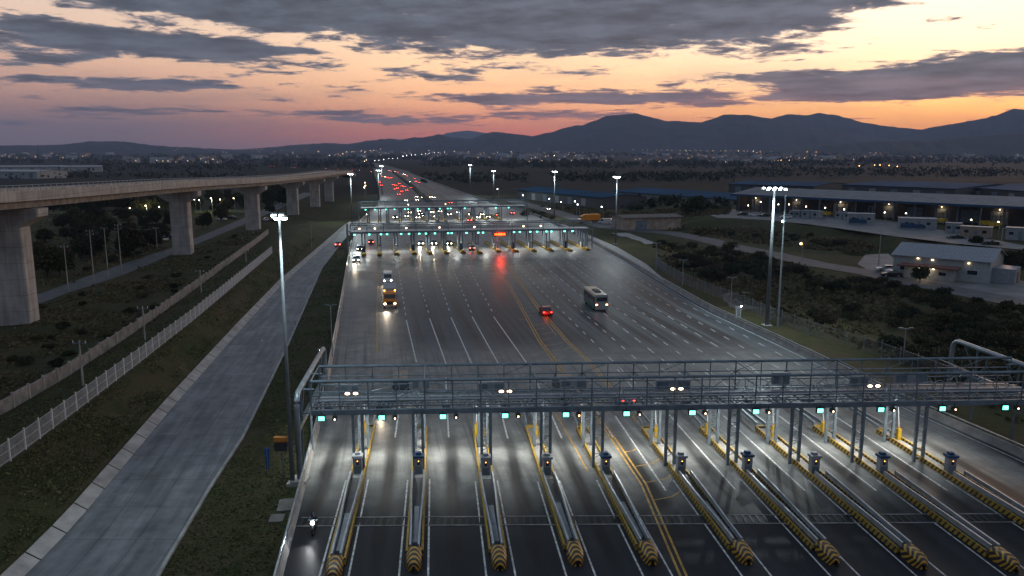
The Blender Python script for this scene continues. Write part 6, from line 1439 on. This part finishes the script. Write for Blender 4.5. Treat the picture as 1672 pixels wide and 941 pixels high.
def far_lamp(mats, nm):
    t = thing('street_lamp', nm, 'street lamp'); b = MB(); b.path([(0, 0, -1), (0, 0, 9)], [.12, .08], 5); b.build('pole', M_steeld, t); b = MB(); b.ball((0, 0, 9.2), .45, 6, 4); b.build('lamp_bulb', mats, t); return t
FL = {c: proto(far_lamp(m, 'lamp')) for c, m in (('white', M_streetw), ('warm', M_street), ('amber', M_lamp_am))}
LAMPS = []
for x in range(16): LAMPS.append((611 + x * 7.6 + rc_.uniform(-1.5, 1.5), 262.5 - x * .82 + rc_.uniform(-.3, .3), 'white', 'white lamp in the string along the far curving highway'))
for x in range(26): LAMPS.append((1002 + x * 9.6 + rc_.uniform(-3, 3), 245.5 + x * .13 + rc_.uniform(-.5, .5), 'amber' if x % 3 else 'warm', 'warm lamp in the long row at the foot of the mountains'))
for px, py in [(1282, 247), (1318, 249), (1332, 250), (1356, 246.5), (1392, 248), (1428, 270), (1437, 270), (1452, 270.5), (1403, 271), (1465, 273), (1421, 251), (1430, 251.5), (1437, 252), (1275, 262), (1289, 262), (1235, 251), (1260, 249)]: LAMPS.append((px, py, 'amber', 'amber lamp scattered in the distant town below the tall mountains'))
for px, py in [(5, 245), (18, 246), (57, 245), (80, 246), (105, 245), (158, 243), (285, 247), (290, 245), (316, 261.5), (328, 261), (348, 261), (256, 262), (365, 250), (370, 251), (412, 245), (419, 245.5), (428, 246), (380, 246), (396, 245)]: LAMPS.append((px, py, 'warm', 'warm lamp scattered over the plain behind the viaduct'))
for px, py in [(538, 256), (560, 253), (552, 254), (575, 250), (590, 248.5), (596, 250), (605, 247), (610, 247.5), (622, 245), (595, 263.5), (598, 262), (520, 249), (500, 247), (478, 250), (460, 247), (566, 250), (670, 246), (700, 247), (742, 249), (765, 250), (790, 252), (812, 251), (835, 250), (860, 251), (905, 257), (940, 256), (880, 246), (760, 244)]: LAMPS.append((px, py, 'warm' if (int(px) % 3) else 'amber', 'small warm lamp of the distant town beyond the highway'))
for px, py, c, lab in LAMPS:
    p = UGH(px, py, 9.2); FL[c].put(p, 0, lab, {'white': 'lamps of the far highway'}.get(c, 'lamps of the distant town'), 1.0 if p.y < 2500 else 1.5)
# lit compound under the viaduct and lamps among the scrub
for i, (px, pt, by, warm, lab) in enumerate([(196, 322, 344, 2, 'tall orange lamp between the first two viaduct piers'), (84, 328, 346, 0, 'white lamp close to the big viaduct pier, far behind the scrub'), (131, 327, 346, 0, 'white lamp behind the scrub between the big pier and the orange lamp'), (320, 326, 348, 0, 'white lamp behind the second viaduct pier'), (328, 327, 348, 0, 'white lamp just right of the second viaduct pier'), (347, 324, 346, 1, 'warm lamp between the second and third viaduct piers'), (362, 326, 346, 1, 'warm lamp second between the second and third viaduct piers'), (384, 324, 345, 1, 'warm lamp closest before the third viaduct pier'), (214, 340, 349, 1, 'low warm lamp of the lit compound beside the orange lamp'), (240, 336, 349, 1, 'low warm lamp in the middle of the lit compound'), (262, 338, 349, 1, 'low warm lamp of the lit compound nearest the second pier')]):
    p = G(px, by); street_lamp(p, UY(px, pt, p.y).z - p.z, lab, warm=warm, glow=.34 if warm == 2 else .22, arm=.4)
    if i in (0, 5, 9): light('POINT', UY(px, pt + 3, p.y - 1), 1500, ((.9, 1, .8), (1, .85, .5), (1, .5, .2))[warm], .3)
for i, (px, py) in enumerate([(645, 296), (610, 298), (597, 312), (598, 318), (596, 322)]):
    p = G(px, py) if px < 600 else None
    if p: street_lamp(p, 6, 'small lamp on the path left of the slender mast, %s of three' % ORD[i - 2], warm=1, glow=.3, arm=.3)
lg = MB()
for x0, x1, y0, y1 in ((205, 290, 345, 349), (80, 205, 347, 351), (318, 400, 344, 349)):
    a, b_, c, d = G(x0, y1), G(x1, y1), G(x1, y0), G(x0, y0); lg.quad(a + Vector((0, 0, .25)), b_ + Vector((0, 0, .25)), c + Vector((0, 0, .25)), d + Vector((0, 0, .25)))
tag(lg.build('lawn', mat('mown_lawn', (.06, .08, .02), .9, var=.3)), kind='structure')
